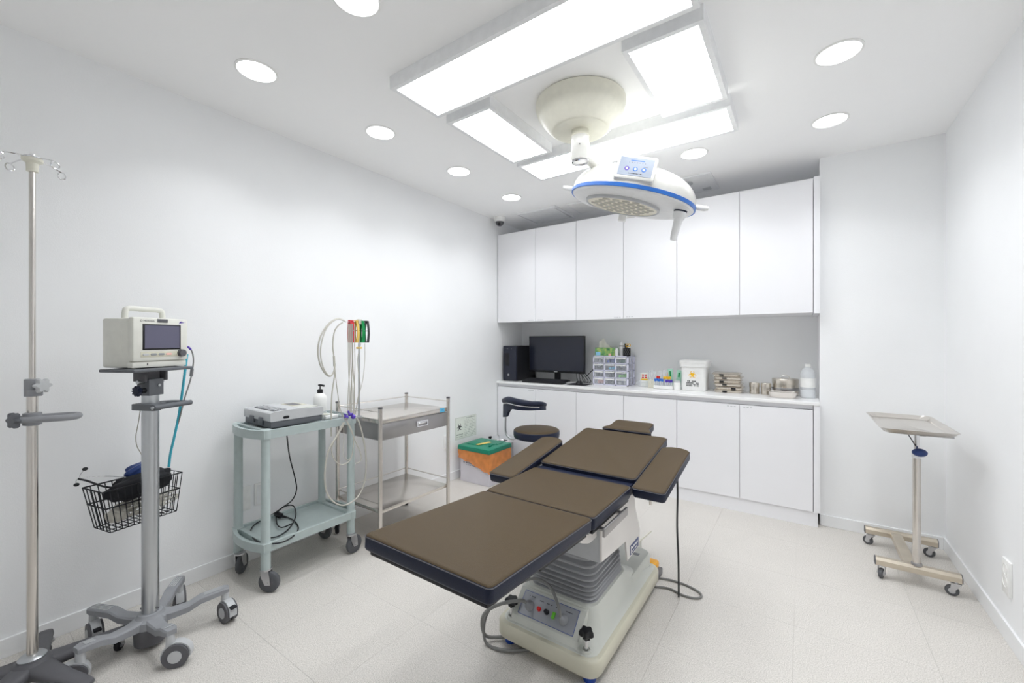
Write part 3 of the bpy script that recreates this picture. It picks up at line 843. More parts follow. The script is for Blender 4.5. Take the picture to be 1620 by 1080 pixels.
# side grips and sterile handle
for s_ in (-1, 1):
    b = B(); tube(b, [ML @ Vector((s_ * (RH - 0.02), -0.01, 0.012)), ML @ Vector((s_ * (RH + 0.03), -0.01, 0.012)), ML @ Vector((s_ * (RH + 0.062), -0.01, 0.014))], lambda q: 0.014 if q < 0.85 else 0.011, 12, 4); obj('side_grip', b, 'white', hd)
Mg = ML @ Matrix.Translation((0.262, -0.085, -0.030)) @ Matrix.Rotation(math.radians(0), 4, 'Y')
b = B(); lathe(b, [(0.042, 0.02), (0.038, 0.0), (0.038, -0.004)], n=28, M=Mg); obj('handle_boss', b, 'frame_white', hd)
b = B(); lathe(b, [(0.0335, -0.003), (0.0335, -0.012)], n=28, M=Mg); obj('handle_ring', b, 'navy', hd)
b = B(); lathe(b, [(0.033, -0.012), (0.033, -0.030), (0.028, -0.044), (0.024, -0.048), (0.022, -0.056), (0.0165, -0.15), (0.014, -0.156), (0.009, -0.155)], n=28, M=Mg); obj('sterile_handle', b, 'frame_white', hd)
# control panel on the near side of the dome
Mc = ML @ Matrix.Translation((0.006, -0.322, 0.078)) @ Matrix.Rotation(math.radians(72), 4, 'X')
b = B(); loft(b, [(rrect(0, 0, 0.098, 0.066, 0.012), -0.05), (rrect(0, 0, 0.094, 0.062, 0.012), 0.004), (rrect(0, 0, 0.088, 0.057, 0.010), 0.008)], M=Mc); cpn = obj('control_pod', b, 'white_gloss', L)
b = B(); box(b, -0.080, 0.080, -0.048, 0.048, 0.008, 0.0095, M=Mc); obj('keypad', b, 'screen_g', cpn, smooth=0)
b = B(); rng = random.Random(3)
Mk = Mc @ Matrix.Translation((0, 0, 0.0095))
for i in range(7): box(b, -0.036 + i * 0.0125, -0.034 + i * 0.0125, 0.020, 0.0235, 0, 0.0005, M=Mk)
strokes(b, rng, -0.028, 0.036, -0.036, 0.005, Mk)
strokes(b, rng, 0.036, 0.054, 0.004, 0.003, Mk)
obj('keypad_print', b, 'ink', cpn, smooth=0)
b = B(); box(b, -0.03, 0.035, 0.031, 0.035, 0, 0.0004, M=Mk); obj('keypad_title', b, 'blue', cpn, smooth=0)
for i, m_ in enumerate(('purple', 'blue', 'blue')):
    x = -0.040 + i * 0.040
    b = B(); lathe(b, [(0.0115, 0.0), (0.011, 0.0008)], (x, -0.012, 0), 18, M=Mk); k_ = obj('keypad_button', b, m_, cpn)
    b = B(); lathe(b, [(0.006, 0.0008), (0.006, 0.0014)], (x, -0.012, 0), 14, M=Mk); obj('button_dot', b, 'white', cpn)
# ------------------------------------------------------------------ infusion stand
IX, IY = -2.258, 0.246
t = thing('infusion_stand', 'chrome infusion pole on a dark grey star base with wire hooks on top', 'infusion stand', (IX, IY, 0))
V = t
b = B(); lathe(b, [(0.052, 0.062), (0.058, 0.075), (0.056, 0.100), (0.046, 0.116), (0.034, 0.122)], (IX, IY, 0), 28); obj('base_hub', b, 'grey_x', V)
b = B(); lathe(b, [(0.036, 0.120), (0.037, 0.126), (0.030, 0.134), (0.0165, 0.137)], (IX, IY, 0), 28); obj('pole_collar', b, 'alu', V)
for k in range(5):
    a = math.radians(22 + 72 * k); d = Vector((math.cos(a), math.sin(a), 0)); s_ = Vector((-d.y, d.x, 0)); o = Vector((IX, IY, 0))
    b = B(); rs = []
    for q, w, z0, z1 in ((0.02, 0.044, 0.064, 0.116), (0.08, 0.034, 0.062, 0.106), (0.16, 0.028, 0.060, 0.096), (0.235, 0.026, 0.058, 0.088), (0.262, 0.022, 0.060, 0.084), (0.270, 0.010, 0.064, 0.078)):
        c_ = o + d * q
        prof = [(math.cos(2 * math.pi * i / 12), math.sin(2 * math.pi * i / 12)) for i in range(12)]
        zm, zh = (z0 + z1) / 2, (z1 - z0) / 2
        rs.append(ring(b, [c_ + s_ * (w * math.copysign(abs(x) ** .7, x)) + Vector((0, 0, zm + zh * math.copysign(abs(y) ** .7, y))) for x, y in prof]))
    skin(b, rs); obj('leg', b, 'grey_x', V, smooth=70)
    e = o + d * 0.235
    caster(V, (e.x, e.y), a + 0.8, 0.024, 0.018, 0.060, 'zinc', 'black_m', 'grey_m', 0.012)
b = B(); cyl(b, (IX, IY, 0.13), (IX, IY, 1.075), 0.0145, n=24); obj('lower_pole', b, 'steel', V)
b = B(); cyl(b, (IX, IY, 1.07), (IX, IY, 1.878), 0.0085, n=20); obj('upper_pole', b, 'steel', V)
def star_knob(c, ax_, r, h, m_, parent, name='clamp_knob', lobes=6):
    z_ = Vector(ax_).normalized(); u, v = basis(z_)
    M = frame(c, u, v, u.cross(v))
    if (u.cross(v)).dot(z_) < 0: M = frame(c, v, u, v.cross(u))
    poly = []
    for i in range(lobes * 8):
        a = 2 * math.pi * i / (lobes * 8); rr = r * (0.86 + 0.17 * math.cos(lobes * a)); poly.append((rr * math.cos(a), rr * math.sin(a)))
    s1 = [(x * .85, y * .85) for x, y in poly]; s0 = [(x * .35, y * .35) for x, y in poly]
    b = B(); loft(b, [(s0, 0), (s0, h * .3), (s1, h * .4), (poly, h * .55), (poly, h * .85), (s1, h), (s0, h * 1.02)], M=M)
    return obj(name, b, m_, parent)
cd = Vector((0.80, -0.15, 0)).normalized(); cs = Vector((-cd.y, cd.x, 0))
b = B(); lathe(b, [(0.0205, 1.055), (0.0205, 1.115), (0.017, 1.117)], (IX, IY, 0), 24)
Mq = frame((IX, IY, 1.068), cd, cs, (0, 0, 1)); box(b, 0.0, 0.028, -0.012, 0.026, -0.012, 0.012, 0.003, M=Mq)
cl = obj('clamp_collar', b, 'grey_m', V)
star_knob(Vector((IX, IY, 1.093)) + cd * 0.014 + cs * 0.012, cd + cs * 0.9, 0.027, 0.03, 'grey_l', cl)
# handle ring
hdv = Vector((0.45, 0.89, 0)).normalized(); hs = Vector((-hdv.y, hdv.x, 0)); o = Vector((IX, IY, 0.975))
pts = [o + hdv * x + hs * y for x, y in ((-0.028, 0.0), (-0.02, 0.026), (0.02, 0.032), (0.075, 0.034), (0.108, 0.026), (0.118, 0.0), (0.108, -0.026), (0.075, -0.034), (0.02, -0.032), (-0.02, -0.026))]
b = B(); tube(b, pts, 0.0115, 10, 5, closed=True); obj('handle_ring', b, 'grey_m', V)
b = B(); lathe(b, [(0.0145, 0.950), (0.024, 0.953), (0.024, 0.995), (0.0145, 0.998)], (IX, IY, 0), 24); hc = obj('handle_clamp', b, 'grey_m', V)
star_knob(o - hdv * 0.020 - hs * 0.010, -hdv * 0.6 - hs * 0.6, 0.029, 0.032, 'slate', hc)
# head with hooks
b = B(); lathe(b, [(0.0085, 1.855), (0.0155, 1.856), (0.0165, 1.885), (0.027, 1.893), (0.028, 1.902), (0.020, 1.904)], (IX, IY, 0), 24); obj('hook_hub', b, 'cream', V)
b = B(); lathe(b, [(0.024, 1.904), (0.025, 1.908), (0.010, 1.911), (0.008, 1.918), (0.004, 1.920)], (IX, IY, 0), 20); obj('hub_cap', b, 'chrome', V)
for k in range(4):
    a = math.radians(30 + 90 * k); d = Vector((math.cos(a), math.sin(a), 0)); s_ = Vector((-d.y, d.x, 0)); o = Vector((IX, IY, 1.902))
    up = Vector((0, 0, 1))
    L_ = 0.085
    tip = o + d * L_ - up * 0.012
    yv = Vector((-0.25, 0.97, 0))
    if d.dot(yv) < 0: yv = -yv
    pts = [o + d * 0.015, o + d * 0.05 - up * 0.002, tip]
    for i in range(1, 9):
        q = math.radians(42 * i)
        pts.append(tip - up * 0.013 + up * (0.013 * math.cos(q)) + yv * (0.013 * math.sin(q)) + d * 0.0012 * i)
    b = B(); tube(b, pts, 0.0022, 6, 3); obj('hook', b, 'chrome', V)

# ------------------------------------------------------------------ patient monitor on its rolling stand
MX, MY = -2.207, 0.562; MROT = math.radians(115)
t = thing('monitor_stand', 'grey five-legged rolling stand carrying the patient monitor, with a wire basket', 'equipment stand', (MX, MY, 0), MROT)
S = t; MS = RM[S.name]
b = B(); lathe(b, [(0.050, 0.085), (0.060, 0.09), (0.058, 0.118), (0.044, 0.128), (0.040, 0.138), (0.036, 0.140)], (MX, MY, 0), 28); obj('base_hub', b, 'grey_m', S)
b = B(); cyl(b, (MX, MY, 0.02), (MX, MY, 0.09), 0.052, 0.056, n=24); obj('counterweight', b, 'grey_x', S)
for k, (deg, ln) in enumerate(((2, 0.215), (74, 0.262), (141, 0.255), (210, 0.265), (283, 0.225))):
    a = math.radians(deg); d = Vector((math.cos(a), math.sin(a), 0)); s_ = Vector((-d.y, d.x, 0)); o = Vector((MX, MY, 0))
    b = B(); rs = []
    for q, w, z0, z1 in ((0.02, 0.034, 0.092, 0.130), (0.075, 0.024, 0.090, 0.120), (0.125, 0.022, 0.094, 0.122), (0.165, 0.022, 0.112, 0.140), (ln - 0.012, 0.022, 0.122, 0.146), (ln + 0.006, 0.016, 0.124, 0.143)):
        c_ = o + d * q
        rs.append(ring(b, [c_ + s_ * x + Vector((0, 0, z)) for x, z in ((-w, z0), (w, z0), (w, z1 - 0.006), (w * .8, z1), (-w * .8, z1), (-w, z1 - 0.006))]))
    skin(b, rs); lg = obj('leg', b, 'grey_m', S, smooth=25)
    b = B()
    for i in range(4):
        x = -0.0105 + i * 0.007
        r1 = ring(b, [o + d * q + s_ * (x + dx) + Vector((0, 0, z)) for q, dx, z in ((0.178, 0, 0.1405), (0.178, 0.003, 0.1405), (ln - 0.015, 0.003, 0.1465), (ln - 0.015, 0, 0.1465))])
        r2 = ring(b, [v.co + Vector((0, 0, 0.0015)) for v in r1]); skin(b, [r1, r2])
    obj('grip_ribs', b, 'grey_l', lg, smooth=0)
    wv = a + (0.9, -1.2, 0.5, 2.6, -0.5)[k]
    e = o + d * (ln - 0.008) + Vector((math.cos(wv), math.sin(wv), 0)) * 0.022
    c_ = caster(S, (e.x, e.y), wv, 0.044, 0.046, 0.124, 'grey_l', 'grey_x', 'grey_l', 0.022, hood=True)
    if k in (1, 3):
        b = B(); f = Vector((math.cos(wv), math.sin(wv), 0)); p0 = e + Vector((0, 0, 0.07)) + f * 0.03
        Mq = frame(p0, f, Vector((-f.y, f.x, 0)), (0, 0, 1)); box(b, -0.01, 0.028, -0.012, 0.012, 0.0, 0.008, 0.002, M=Mq); box(b, -0.008, 0.004, -0.008, 0.008, -0.03, 0.001, 0.002, M=Mq)
        obj('brake_lever', b, 'black_m', c_)
b = B(); lathe(b, [(0.0285, 0.139), (0.0285, 1.045)], (MX, MY, 0), 32); obj('pole', b, 'alu', S)
for q in (0.5, 2.2, 4.0):
    b = B(); d = Vector((math.cos(q), math.sin(q), 0)); p = Vector((MX, MY, 0.155)) + d * 0.028; cyl(b, p, p + d * 0.006, 0.004, n=8); obj('set_screw', b, 'grey_x', S)
# head bracket (local frame: x along the screen, -y out of the screen)
def mb(*a, bev=0.002, m_='slate', name='bracket', parent=S):
    b = B(); box(b, *a, bev, M=MS); return obj(name, b, m_, parent)
mb(-0.030, 0.030, -0.030, 0.030, 1.030, 1.098, name='mount_block', m_='slate')
b = B(); cyl(b, MS @ Vector((-0.052, 0, 1.086)), MS @ Vector((0.052, 0, 1.086)), 0.008, n=14); obj('tilt_axle', b, 'alu', S)
b = B()
for x in (-0.045, 0.038): box(b, x, x + 0.010, -0.03, 0.03, 1.088, 1.131, 0.002, M=MS)
box(b, -0.035, 0.028, -0.012, 0.012, 1.098, 1.128, M=MS); obj('tilt_bracket', b, 'grey_x', S)
b = B(); cyl(b, MS @ Vector((-0.03, -0.01, 1.052)), MS @ Vector((-0.045, -0.01, 1.052)), 0.010, n=14); obj('knob_shaft', b, 'black', S)
star_knob(MS @ Vector((-0.043, -0.01, 1.052)), MS.to_3x3() @ Vector((-1, 0, 0)), 0.0215, 0.024, 'navy', S, 'tilt_knob', 10)
b = B(); box(b, -0.128, 0.118, -0.082, 0.085, 1.130, 1.143, 0.005, M=MS); obj('platform', b, 'slate', S)
b = B(); cyl(b, MS @ Vector((0.01, -0.031, 1.07)), MS @ Vector((0.01, -0.034, 1.07)), 0.006, n=12); obj('screw_head', b, 'alu', S)
# push handle
b = B(); box(b, -0.048, -0.018, -0.075, 0.034, 0.972, 0.998, 0.003, M=MS); box(b, -0.018, 0.045, -0.034, -0.02, 0.976, 0.996, 0.002, M=MS); box(b, -0.03, 0.04, 0.026, 0.038, 0.976, 0.998, 0.002, M=MS)
box(b, 0.036, 0.048, -0.075, 0.036, 0.976, 0.996, 0.003, M=MS)
obj('handle_bracket', b, 'slate', S)
b = B(); cyl(b, MS @ Vector((-0.045, -0.07, 0.985)), MS @ Vector((0.115, -0.07, 0.985)), 0.0105, n=16); hb = obj('push_handle', b, 'slate', S)
b = B(); tube(b, [MS @ Vector(p) for p in ((0.04, 0.03, 0.99), (0.085, 0.01, 0.99), (0.112, -0.04, 0.988), (0.113, -0.068, 0.986))], 0.006, 8, 4); obj('handle_stay', b, 'slate', hb)
b = B(); cyl(b, MS @ Vector((-0.045, -0.07, 0.985)), MS @ Vector((-0.052, -0.07, 0.985)), 0.006, n=12); cyl(b, MS @ Vector((0.115, -0.07, 0.985)), MS @ Vector((0.119, -0.07, 0.985)), 0.008, 0.005, n=12); obj('end_screw', b, 'alu', hb)
# wire basket behind the pole
b = B(); r = 0.0019
XN_, XF_ = -2.287, -2.43
def lvl(z):   # outline of the basket at height z (tapers downwards)
    q = (z - 0.485) / 0.17
    return XF_ - 0.004 + 0.018 * (1 - q), XN_ - 0.008 * (1 - q), 0.408 + 0.030 * (1 - q), 0.690 - 0.018 * (1 - q)
def rect(z, rr=r):
    x0, x1, y0, y1 = lvl(z); tube(b, [(x0, y0, z), (x1, y0, z), (x1, y1, z), (x0, y1, z), (x0, y0, z)], rr, 6, 1)
rect(0.485); rect(0.585, 0.003); rect(0.655, 0.003)
for i in range(13):
    q = i / 12
    for side in (0, 1):
        A = lvl(0.485); Bq = lvl(0.655)
        xa, xb_ = (A[0], Bq[0]) if side == 0 else (A[1], Bq[1])
        tube(b, [(xa, A[2] + (A[3] - A[2]) * q, 0.485), (xb_, Bq[2] + (Bq[3] - Bq[2]) * q, 0.655)], r, 5, 1)
    A = lvl(0.485); y = A[2] + (A[3] - A[2]) * q
    tube(b, [(A[0], y, 0.485), (A[1], y, 0.485)], r, 5, 1)
for i in range(1, 5):
    q = i / 5
    for side in (2, 3):
        A = lvl(0.485); Bq = lvl(0.655)
        tube(b, [(A[0] + (A[1] - A[0]) * q, A[side], 0.485), (Bq[0] + (Bq[1] - Bq[0]) * q, Bq[side], 0.655)], r, 5, 1)
for q in (0.3, 0.7):
    A = lvl(0.485); x = A[0] + (A[1] - A[0]) * q; tube(b, [(x, A[2], 0.485), (x, A[3], 0.485)], r, 5, 1)
BR = Matrix.Translation((-2.36, 0.555, 0)) @ Matrix.Rotation(math.radians(12), 4, 'Z') @ Matrix.Translation((2.36, -0.555, 0))
b.transform(BR); bk = obj('wire_basket', b, 'black_m', S)
b = B(); box(b, XN_ - 0.002, MX - 0.02, 0.54, 0.585, 0.62, 0.66, 0.003); obj('basket_bracket', b, 'black_m', S)
# basket contents
def lump(c, r, seed, amp, name, m_, label, cat, M=None, n=44, mm=26):
    rng_ = random.Random(seed); ph = [(rng_.uniform(4, 15), rng_.uniform(0, 6.3), Vector((rng_.uniform(-1, 1), rng_.uniform(-1, 1), rng_.uniform(-1, 1))).normalized()) for _ in range(7)]
    b = B(); sph(b, (0, 0, 0), 1.0, n, mm)
    for v in b.verts:
        p = v.co.copy(); d_ = sum(math.sin(f * p.dot(w) + o_) for f, o_, w in ph) / 7
        v.co = Vector((math.copysign(abs(p.x) ** .7, p.x) * r[0], math.copysign(abs(p.y) ** .7, p.y) * r[1], math.copysign(abs(p.z) ** .7, p.z) * r[2])) * (1 + amp * d_)
    b.transform((Matrix.Translation(c) @ (M if M is not None else Matrix.Identity(4))) if name in ('plastic_bag',) else (BR @ Matrix.Translation(c) @ (M if M is not None else Matrix.Identity(4))))
    return solo(name, b, m_, label, cat, c)
lump(Vector((-2.352, 0.565, 0.632)), (0.048, 0.105, 0.046), 3, 0.3, 'blood_pressure_cuff', 'black_m', 'rolled black fabric blood pressure cuff lying in the wire basket', 'cuff', Matrix.Rotation(0.12, 4, 'X'))
lump(Vector((-2.385, 0.575, 0.690)), (0.028, 0.050, 0.024), 8, 0.4, 'navy_cuff', 'blue_d', 'folded navy cloth cuff on top of the wire basket', 'cuff', Matrix.Rotation(0.3, 4, 'X'))
b = B(); rng = random.Random(11)
for i in range(26):
    c = Vector((-2.36 + rng.uniform(-.03, .03), 0.50 + 0.125 * rng.random() + (0.05 if i % 3 == 0 else 0), 0.515 + 0.045 * rng.random()))
    R_ = rng.uniform(0.02, 0.038); tl = rng.uniform(-.5, .5)
    pts = []
    for j in range(7):
        a = 2 * math.pi * j / 7
        pts.append(c + Vector((0.7 * R_ * math.cos(a), R_ * math.sin(a) * 1.2, R_ * 0.5 * math.sin(a + tl * 3) * .7)))
    tube(b, pts, 0.0032, 6, 4, closed=True)
o = solo('sensor_cables', b, 'cable', 'tangle of pale grey sensor cables at the bottom of the wire basket', 'cables', (-2.36, 0.56, 0.49))
lump(Vector((-2.355, 0.485, 0.528)), (0.030, 0.030, 0.026), 5, 0.3, 'cable_pouch', 'cable', 'crumpled pale plastic bag at the low end of the wire basket', 'bag')
t = thing('stethoscope', 'black tubed stethoscope with silver ear tubes sticking out of the wire basket', 'stethoscope', (-2.37, 0.47, 0.66))
X_ = -2.37
b = B(); tube(b, [at(205, 768, X=X_), at(185, 771, X=X_), at(163, 769, X=X_), at(140, 761, X=X_), at(123, 757, X=X_)], 0.0038, 8, 4); obj('tubing', b, 'black', t)
b = B(); tube(b, [at(210, 756, X=X_), at(180, 753, X=X_), at(150, 753, X=X_), at(128, 755, X=X_), at(127, 750, X=X_), at(133, 743, X=X_)], 0.0017, 8, 4); tube(b, [at(123, 757, X=X_), at(120, 761, X=X_), at(121, 765, X=X_)], 0.0017, 8, 4); obj('ear_tube', b, 'chrome', t)
for p in ((134.5, 741.5), (121, 766.5)):
    b = B(); sph(b, at(*p, X=X_), (0.006, 0.009, 0.007)); obj('ear_tip', b, 'black', t)

# patient monitor
t = thing('patient_monitor', 'cream patient monitor with carry handle and dark screen on the rolling stand', 'patient monitor', (-2.222, 0.553, 1.1435), MROT)
P = t; MP = RM[P.name]
def pb(x0, x1, y0, y1, z0, z1, bev, m_, name, parent=P, seg=2):
    b = B(); box(b, x0, x1, y0, y1, z0, z1, bev, M=MP, seg=seg); return obj(name, b, m_, parent)
b = B(); box(b, -0.108, 0.108, -0.055, 0.075, 0.004, 0.198, 0.008, M=MP); obj('case', b, 'ivory', P)
fb = pb(-0.112, 0.112, -0.078, -0.052, 0.028, 0.202, 0.007, 'ivory', 'front_bezel')
pb(-0.110, 0.110, -0.072, -0.045, 0.003, 0.027, 0.004, 'ivory', 'lower_fascia')
pb(-0.1085, -0.106, -0.02, 0.045, 0.05, 0.15, 0.001, 'ivory', 'side_hatch')
pb(-0.078, 0.078, -0.0795, -0.074, 0.073, 0.176, 0.001, 'black', 'screen_frame')
pb(-0.071, 0.071, -0.0803, -0.078, 0.079, 0.171, 0.0, 'screen', 'screen')
pb(-0.020, 0.022, -0.0798, -0.070, 0.184, 0.198, 0.001, 'grey_x', 'alarm_lamp')
kp = pb(-0.085, 0.066, -0.0788, -0.074, 0.044, 0.066, 0.001, 'beige', 'key_strip')
for i, m_ in enumerate(('grey_l', 'grey_m', 'grey_m', 'pink')):
    x = -0.066 + i * 0.031
    b = B(); loft(b, [(rrect(0, 0, 0.0125, 0.0045, 0.0044), 0), (rrect(0, 0, 0.0115, 0.0037, 0.0036), 0.002)], M=MP @ frame((x, -0.0785, 0.055), (1, 0, 0), (0, 0, 1), (0, -1, 0))); obj('key', b, m_, kp)
b = B(); cyl(b, MP @ Vector((0.078, -0.078, 0.058)), MP @ Vector((0.078, -0.093, 0.058)), 0.0155, 0.0145, n=24); obj('dial', b, 'grey_x', P)
b = B(); tube(b, [MP @ Vector(p) for p in ((-0.083, 0.0, 0.192), (-0.080, 0.0, 0.228), (-0.066, 0.0, 0.238), (0.0, 0.0, 0.238), (0.050, 0.0, 0.238), (0.064, 0.0, 0.228), (0.067, 0.0, 0.192))], 0.0105, 12, 4); obj('carry_handle', b, 'ivory', P)
Mf = MP @ frame((-0.053, -0.0782, 0.188), (1, 0, 0), (0, 0, 1), (0, -1, 0))
text('MEDIANA', 0.010, 'grey_d', P, Mf, depth=0.0003)
b = B(); lathe(b, [(0.0042, 0), (0.0042, 0.0005), (0.0028, 0.0005), (0.0028, 0.0)], n=16, M=MP @ frame((-0.083, -0.0782, 0.188), (1, 0, 0), (0, 0, 1), (0, -1, 0)), cap0=False, cap1=False); obj('brand_mark', b, 'grey_d', P)
b = B(); Mf2 = MP @ frame((0.085, -0.0782, 0.188), (1, 0, 0), (0, 0, 1), (0, -1, 0)) @ Matrix.Rotation(0.1, 4, 'Z')
rng = random.Random(7); strokes(b, rng, -0.010, 0.014, 0, 0.006, Mf2, gap=0.2); tube(b, [Mf2 @ Vector(p) for p in ((-0.016, -0.007, 0.0003), (-0.010, 0.002, 0.0003), (0.0, 0.005, 0.0003))], 0.0006, 4, 3); obj('model_mark', b, 'purple', P, smooth=0)
b = B(); box(b, -0.056, -0.053, -0.0735, -0.071, 0.012, 0.021, M=MP); obj('latch', b, 'black', P, smooth=0)
# cables from its side
xs = -2.262
b = B(); tube(b, [at(297, 549, X=xs), at(301, 551, X=xs), at(305, 560, X=xs), at(306, 572, X=xs), at(304, 588, X=xs), at(300, 605, X=xs), at(292, 630, X=xs), at(284, 662, X=-2.28), at(274, 695, X=-2.31), at(269, 725, X=-2.34)], 0.0028, 8, 5); cb = obj('sensor_cable', b, 'cable_g', P)
b = B(); cyl(b, at(304, 583, X=xs), at(302.5, 595, X=xs), 0.0065, n=12); obj('cable_joint', b, 'grey_d', cb)
b = B(); tube(b, [at(294, 548.5, X=xs), at(298, 549, X=xs), at(302, 553, X=xs)], 0.0045, 8, 3); obj('cable_plug', b, 'purple', cb)
b = B(); tube(b, [at(296, 560, X=xs), at(295, 568, X=xs), at(291, 600, X=xs), at(284, 650, X=-2.28), at(276, 690, X=-2.30), at(270, 716, X=-2.33), at(267, 738, X=-2.345)], 0.0052, 8, 5); obj('air_hose', b, 'teal', P)
b = B(); tube(b, [at(222, 648, X=-2.245), at(219, 668, X=-2.25), at(215, 690, X=-2.26), at(217, 706, X=-2.27), at(224, 719, X=-2.28), at(232, 740, X=-2.34)], 0.0018, 6, 5); obj('thin_lead', b, 'cable', P)

# ------------------------------------------------------------------ sage green utility cart
t = thing('utility_cart', 'sage green two-tier plastic utility cart on swivel wheels', 'cart', (-2.35, 1.247, 0))
K = t
CX, CY = -2.350, 1.247; HX, HY = 0.175, 0.262
def cart_outline(d=0.0):
    pts = []
    n = 10
    for i in range(n + 1):   # far end bulge, from +x to -x
        q = -1 + 2 * i / n; pts.append((CX - q * (HX - d), CY + HY - 0.004 + 0.036 * (1 - q * q) - d))
    for i in range(n + 1):
        q = -1 + 2 * i / n; pts.append((CX + q * (HX - d), CY - HY + 0.004 - 0.036 * (1 - q * q) + d))
    return pts
def cart_tray(z0, z1, name):
    b = B()
    po, pi = cart_outline(), cart_outline(0.016)
    loft(b, [(cart_outline(0.006), z0), (cart_outline(0.004), z0 + 0.012)])
    o0, o1 = [ring(b, [(x, y, z) for x, y in po]) for z in (z0, z1)]
    i1, i0 = [ring(b, [(x, y, z) for x, y in pi]) for z in (z1, z0 + 0.005)]
    skin(b, [o0, o1, i1, i0], False, False)
    for s_ in (-1, 1):
        y = CY + s_ * 0.232
        box(b, CX - HX + 0.010, CX + HX - 0.010, y - 0.012, y + 0.012, z0 + 0.01, z1 - 0.002, 0.002)
        for sx in (-1, 1): box(b, CX + sx * 0.155 - 0.02, CX + sx * 0.155 + 0.02, y - 0.01, y + s_ * 0.02, z0 + 0.01, z1 - 0.001, 0.002)
    # shallow deck
    box(b, CX - HX + 0.012, CX + HX - 0.012, CY - 0.222, CY + 0.222, z0 + 0.010, z1 - 0.014)
    return obj(name, b, 'sage', K, smooth=30)
cart_tray(0.205, 0.246, 'lower_tray'); cart_tray(0.765, 0.808, 'upper_tray')
for x, y in ((-2.197, 1.008), (-2.197, 1.486), (-2.503, 1.008), (-2.503, 1.486)):
    b = B(); lathe(b, [(0.0225, 0.118), (0.0225, 0.206), (0.0255, 0.207), (0.0262, 0.246), (0.0235, 0.248), (0.0215, 0.255), (0.0205, 0.765), (0.0262, 0.766), (0.0262, 0.809), (0.020, 0.813)], (x, y, 0), 24); obj('post', b, 'sage', K)
    caster(K, (x + 0.012, y + 0.012), (0.6 if x > -2.3 else 2.3) + (1.1 if y > 1.3 else 0), 0.052, 0.026, 0.122, 'zinc', 'rubber', 'grey_x', 0.018)
# ECG recorder
t = thing('ecg_machine', 'light grey ECG recorder with charcoal lower half on top of the green cart', 'ECG machine', (-2.35, 1.175, 0.808))
E_ = t
b = B(); box(b, -2.492, -2.207, 1.037, 1.312, 0.8085, 0.842, 0.004); obj('lower_shell', b, 'slate', E_)
b = B(); prism(b, round_poly([(1.033, 0.842), (1.033, 0.884), (1.045, 0.890), (1.10, 0.893), (1.19, 0.893), (1.22, 0.887), (1.316, 0.884), (1.316, 0.842)], 0.004, 2), -2.496, -2.203, YZ); obj('upper_shell', b, 'grey_l', E_, smooth=25)
b = B(); box(b, -2.44, -2.225, 1.060, 1.125, 0.892, 0.8965, 0.002); obj('paper_door', b, 'grey_m', E_)
for i in range(3):
    b = B(); box(b, -2.44, -2.228, 1.070 + i * 0.016, 1.078 + i * 0.016, 0.8965, 0.899, 0.001); obj('door_rib', b, 'grey_l', E_)
b = B(); box(b, -2.47, -2.34, 1.215, 1.30, 0.8855, 0.890, 0.001); obj('display', b, 'beige', E_)
b = B(); box(b, -2.455, -2.355, 1.225, 1.275, 0.890, 0.8908, 0); obj('display_glass', b, 'grey_d', E_)
b = B(); box(b, -2.33, -2.23, 1.14, 1.30, 0.8855, 0.8905, 0.001); obj('keypad', b, 'beige_g', E_)
b = B(); loft(b, [(rrect(0, 0, 0.016, 0.007, 0.0069), 0), (rrect(0, 0, 0.014, 0.0055, 0.0054), 0.0015)], M=frame((-2.2028, 1.112, 0.857), (0, 1, 0), (0, 0, 1), (1, 0, 0))); obj('badge', b, 'black', E_)
for x in (-2.30, -2.40):
    b = B(); box(b, x - 0.02, x + 0.02, 1.026, 1.038, 0.822, 0.858, 0.003); obj('connector_cover', b, 'slate', E_)
b = B(); tube(b, [at(452, 682, X=-2.42), at(454, 690, X=-2.42), at(458, 721, X=-2.42), at(467, 757, X=-2.41), at(469, 775, X=-2.41), at(462, 791, X=-2.40), at(446, 803, X=-2.40)] +
          [at(x, y, z=0.2385) for x, y in ((430, 814), (405, 828), (397, 838), (398, 847), (408, 857), (426, 860), (448, 857), (465, 847), (472, 835), (466, 824), (455, 818))], 0.0035, 8, 5)
pc = thing('black_cable', 'black power cord hanging from the ECG recorder and coiled on the lower shelf', 'power cord', (-2.35, 1.15, 0.236)); obj('cord', b, 'black', pc)
b = B(); tube(b, [at(x, y, z=0.245) for x, y in ((423, 851), (440, 848), (458, 835), (468, 815), (464, 800), (450, 801), (438, 812), (438, 828), (446, 834), (462, 828))], 0.0035, 8, 5); obj('cord_coil', b, 'black', pc)
p = at(445, 816, z=0.25); b = B(); cyl(b, p, p + Vector((-0.03, -0.015, 0.012)), 0.016, 0.014, n=14); cyl(b, p, p + Vector((0.03, 0.015, -0.005)), 0.009, 0.005, n=10); obj('cord_plug', b, 'black', pc)
# pump bottle
bx_, by_ = -2.425, 1.428; z = 0.796
t = thing('pump_bottle', 'white plastic pump bottle with black dispenser on the green cart', 'bottle', (bx_, by_, z))
b = B(); lathe(b, [(0.036, z), (0.0385, z + 0.004), (0.0385, z + 0.105), (0.034, z + 0.122), (0.020, z + 0.136), (0.014, z + 0.140)], (bx_, by_, 0), 28); obj('bottle_body', b, 'white', t)
b = B(); lathe(b, [(0.0165, z + 0.138), (0.0165, z + 0.158), (0.012, z + 0.162), (0.006, z + 0.163)], (bx_, by_, 0), 20); obj('collar', b, 'black', t)
b = B(); cyl(b, (bx_, by_, z + 0.16), (bx_, by_, z + 0.182), 0.0035, n=10); tube(b, [(bx_ - 0.008, by_ - 0.004, z + 0.186), (bx_ + 0.004, by_, z + 0.187), (bx_ + 0.026, by_ + 0.012, z + 0.183)], 0.006, 8, 3); obj('pump_head', b, 'black', t)
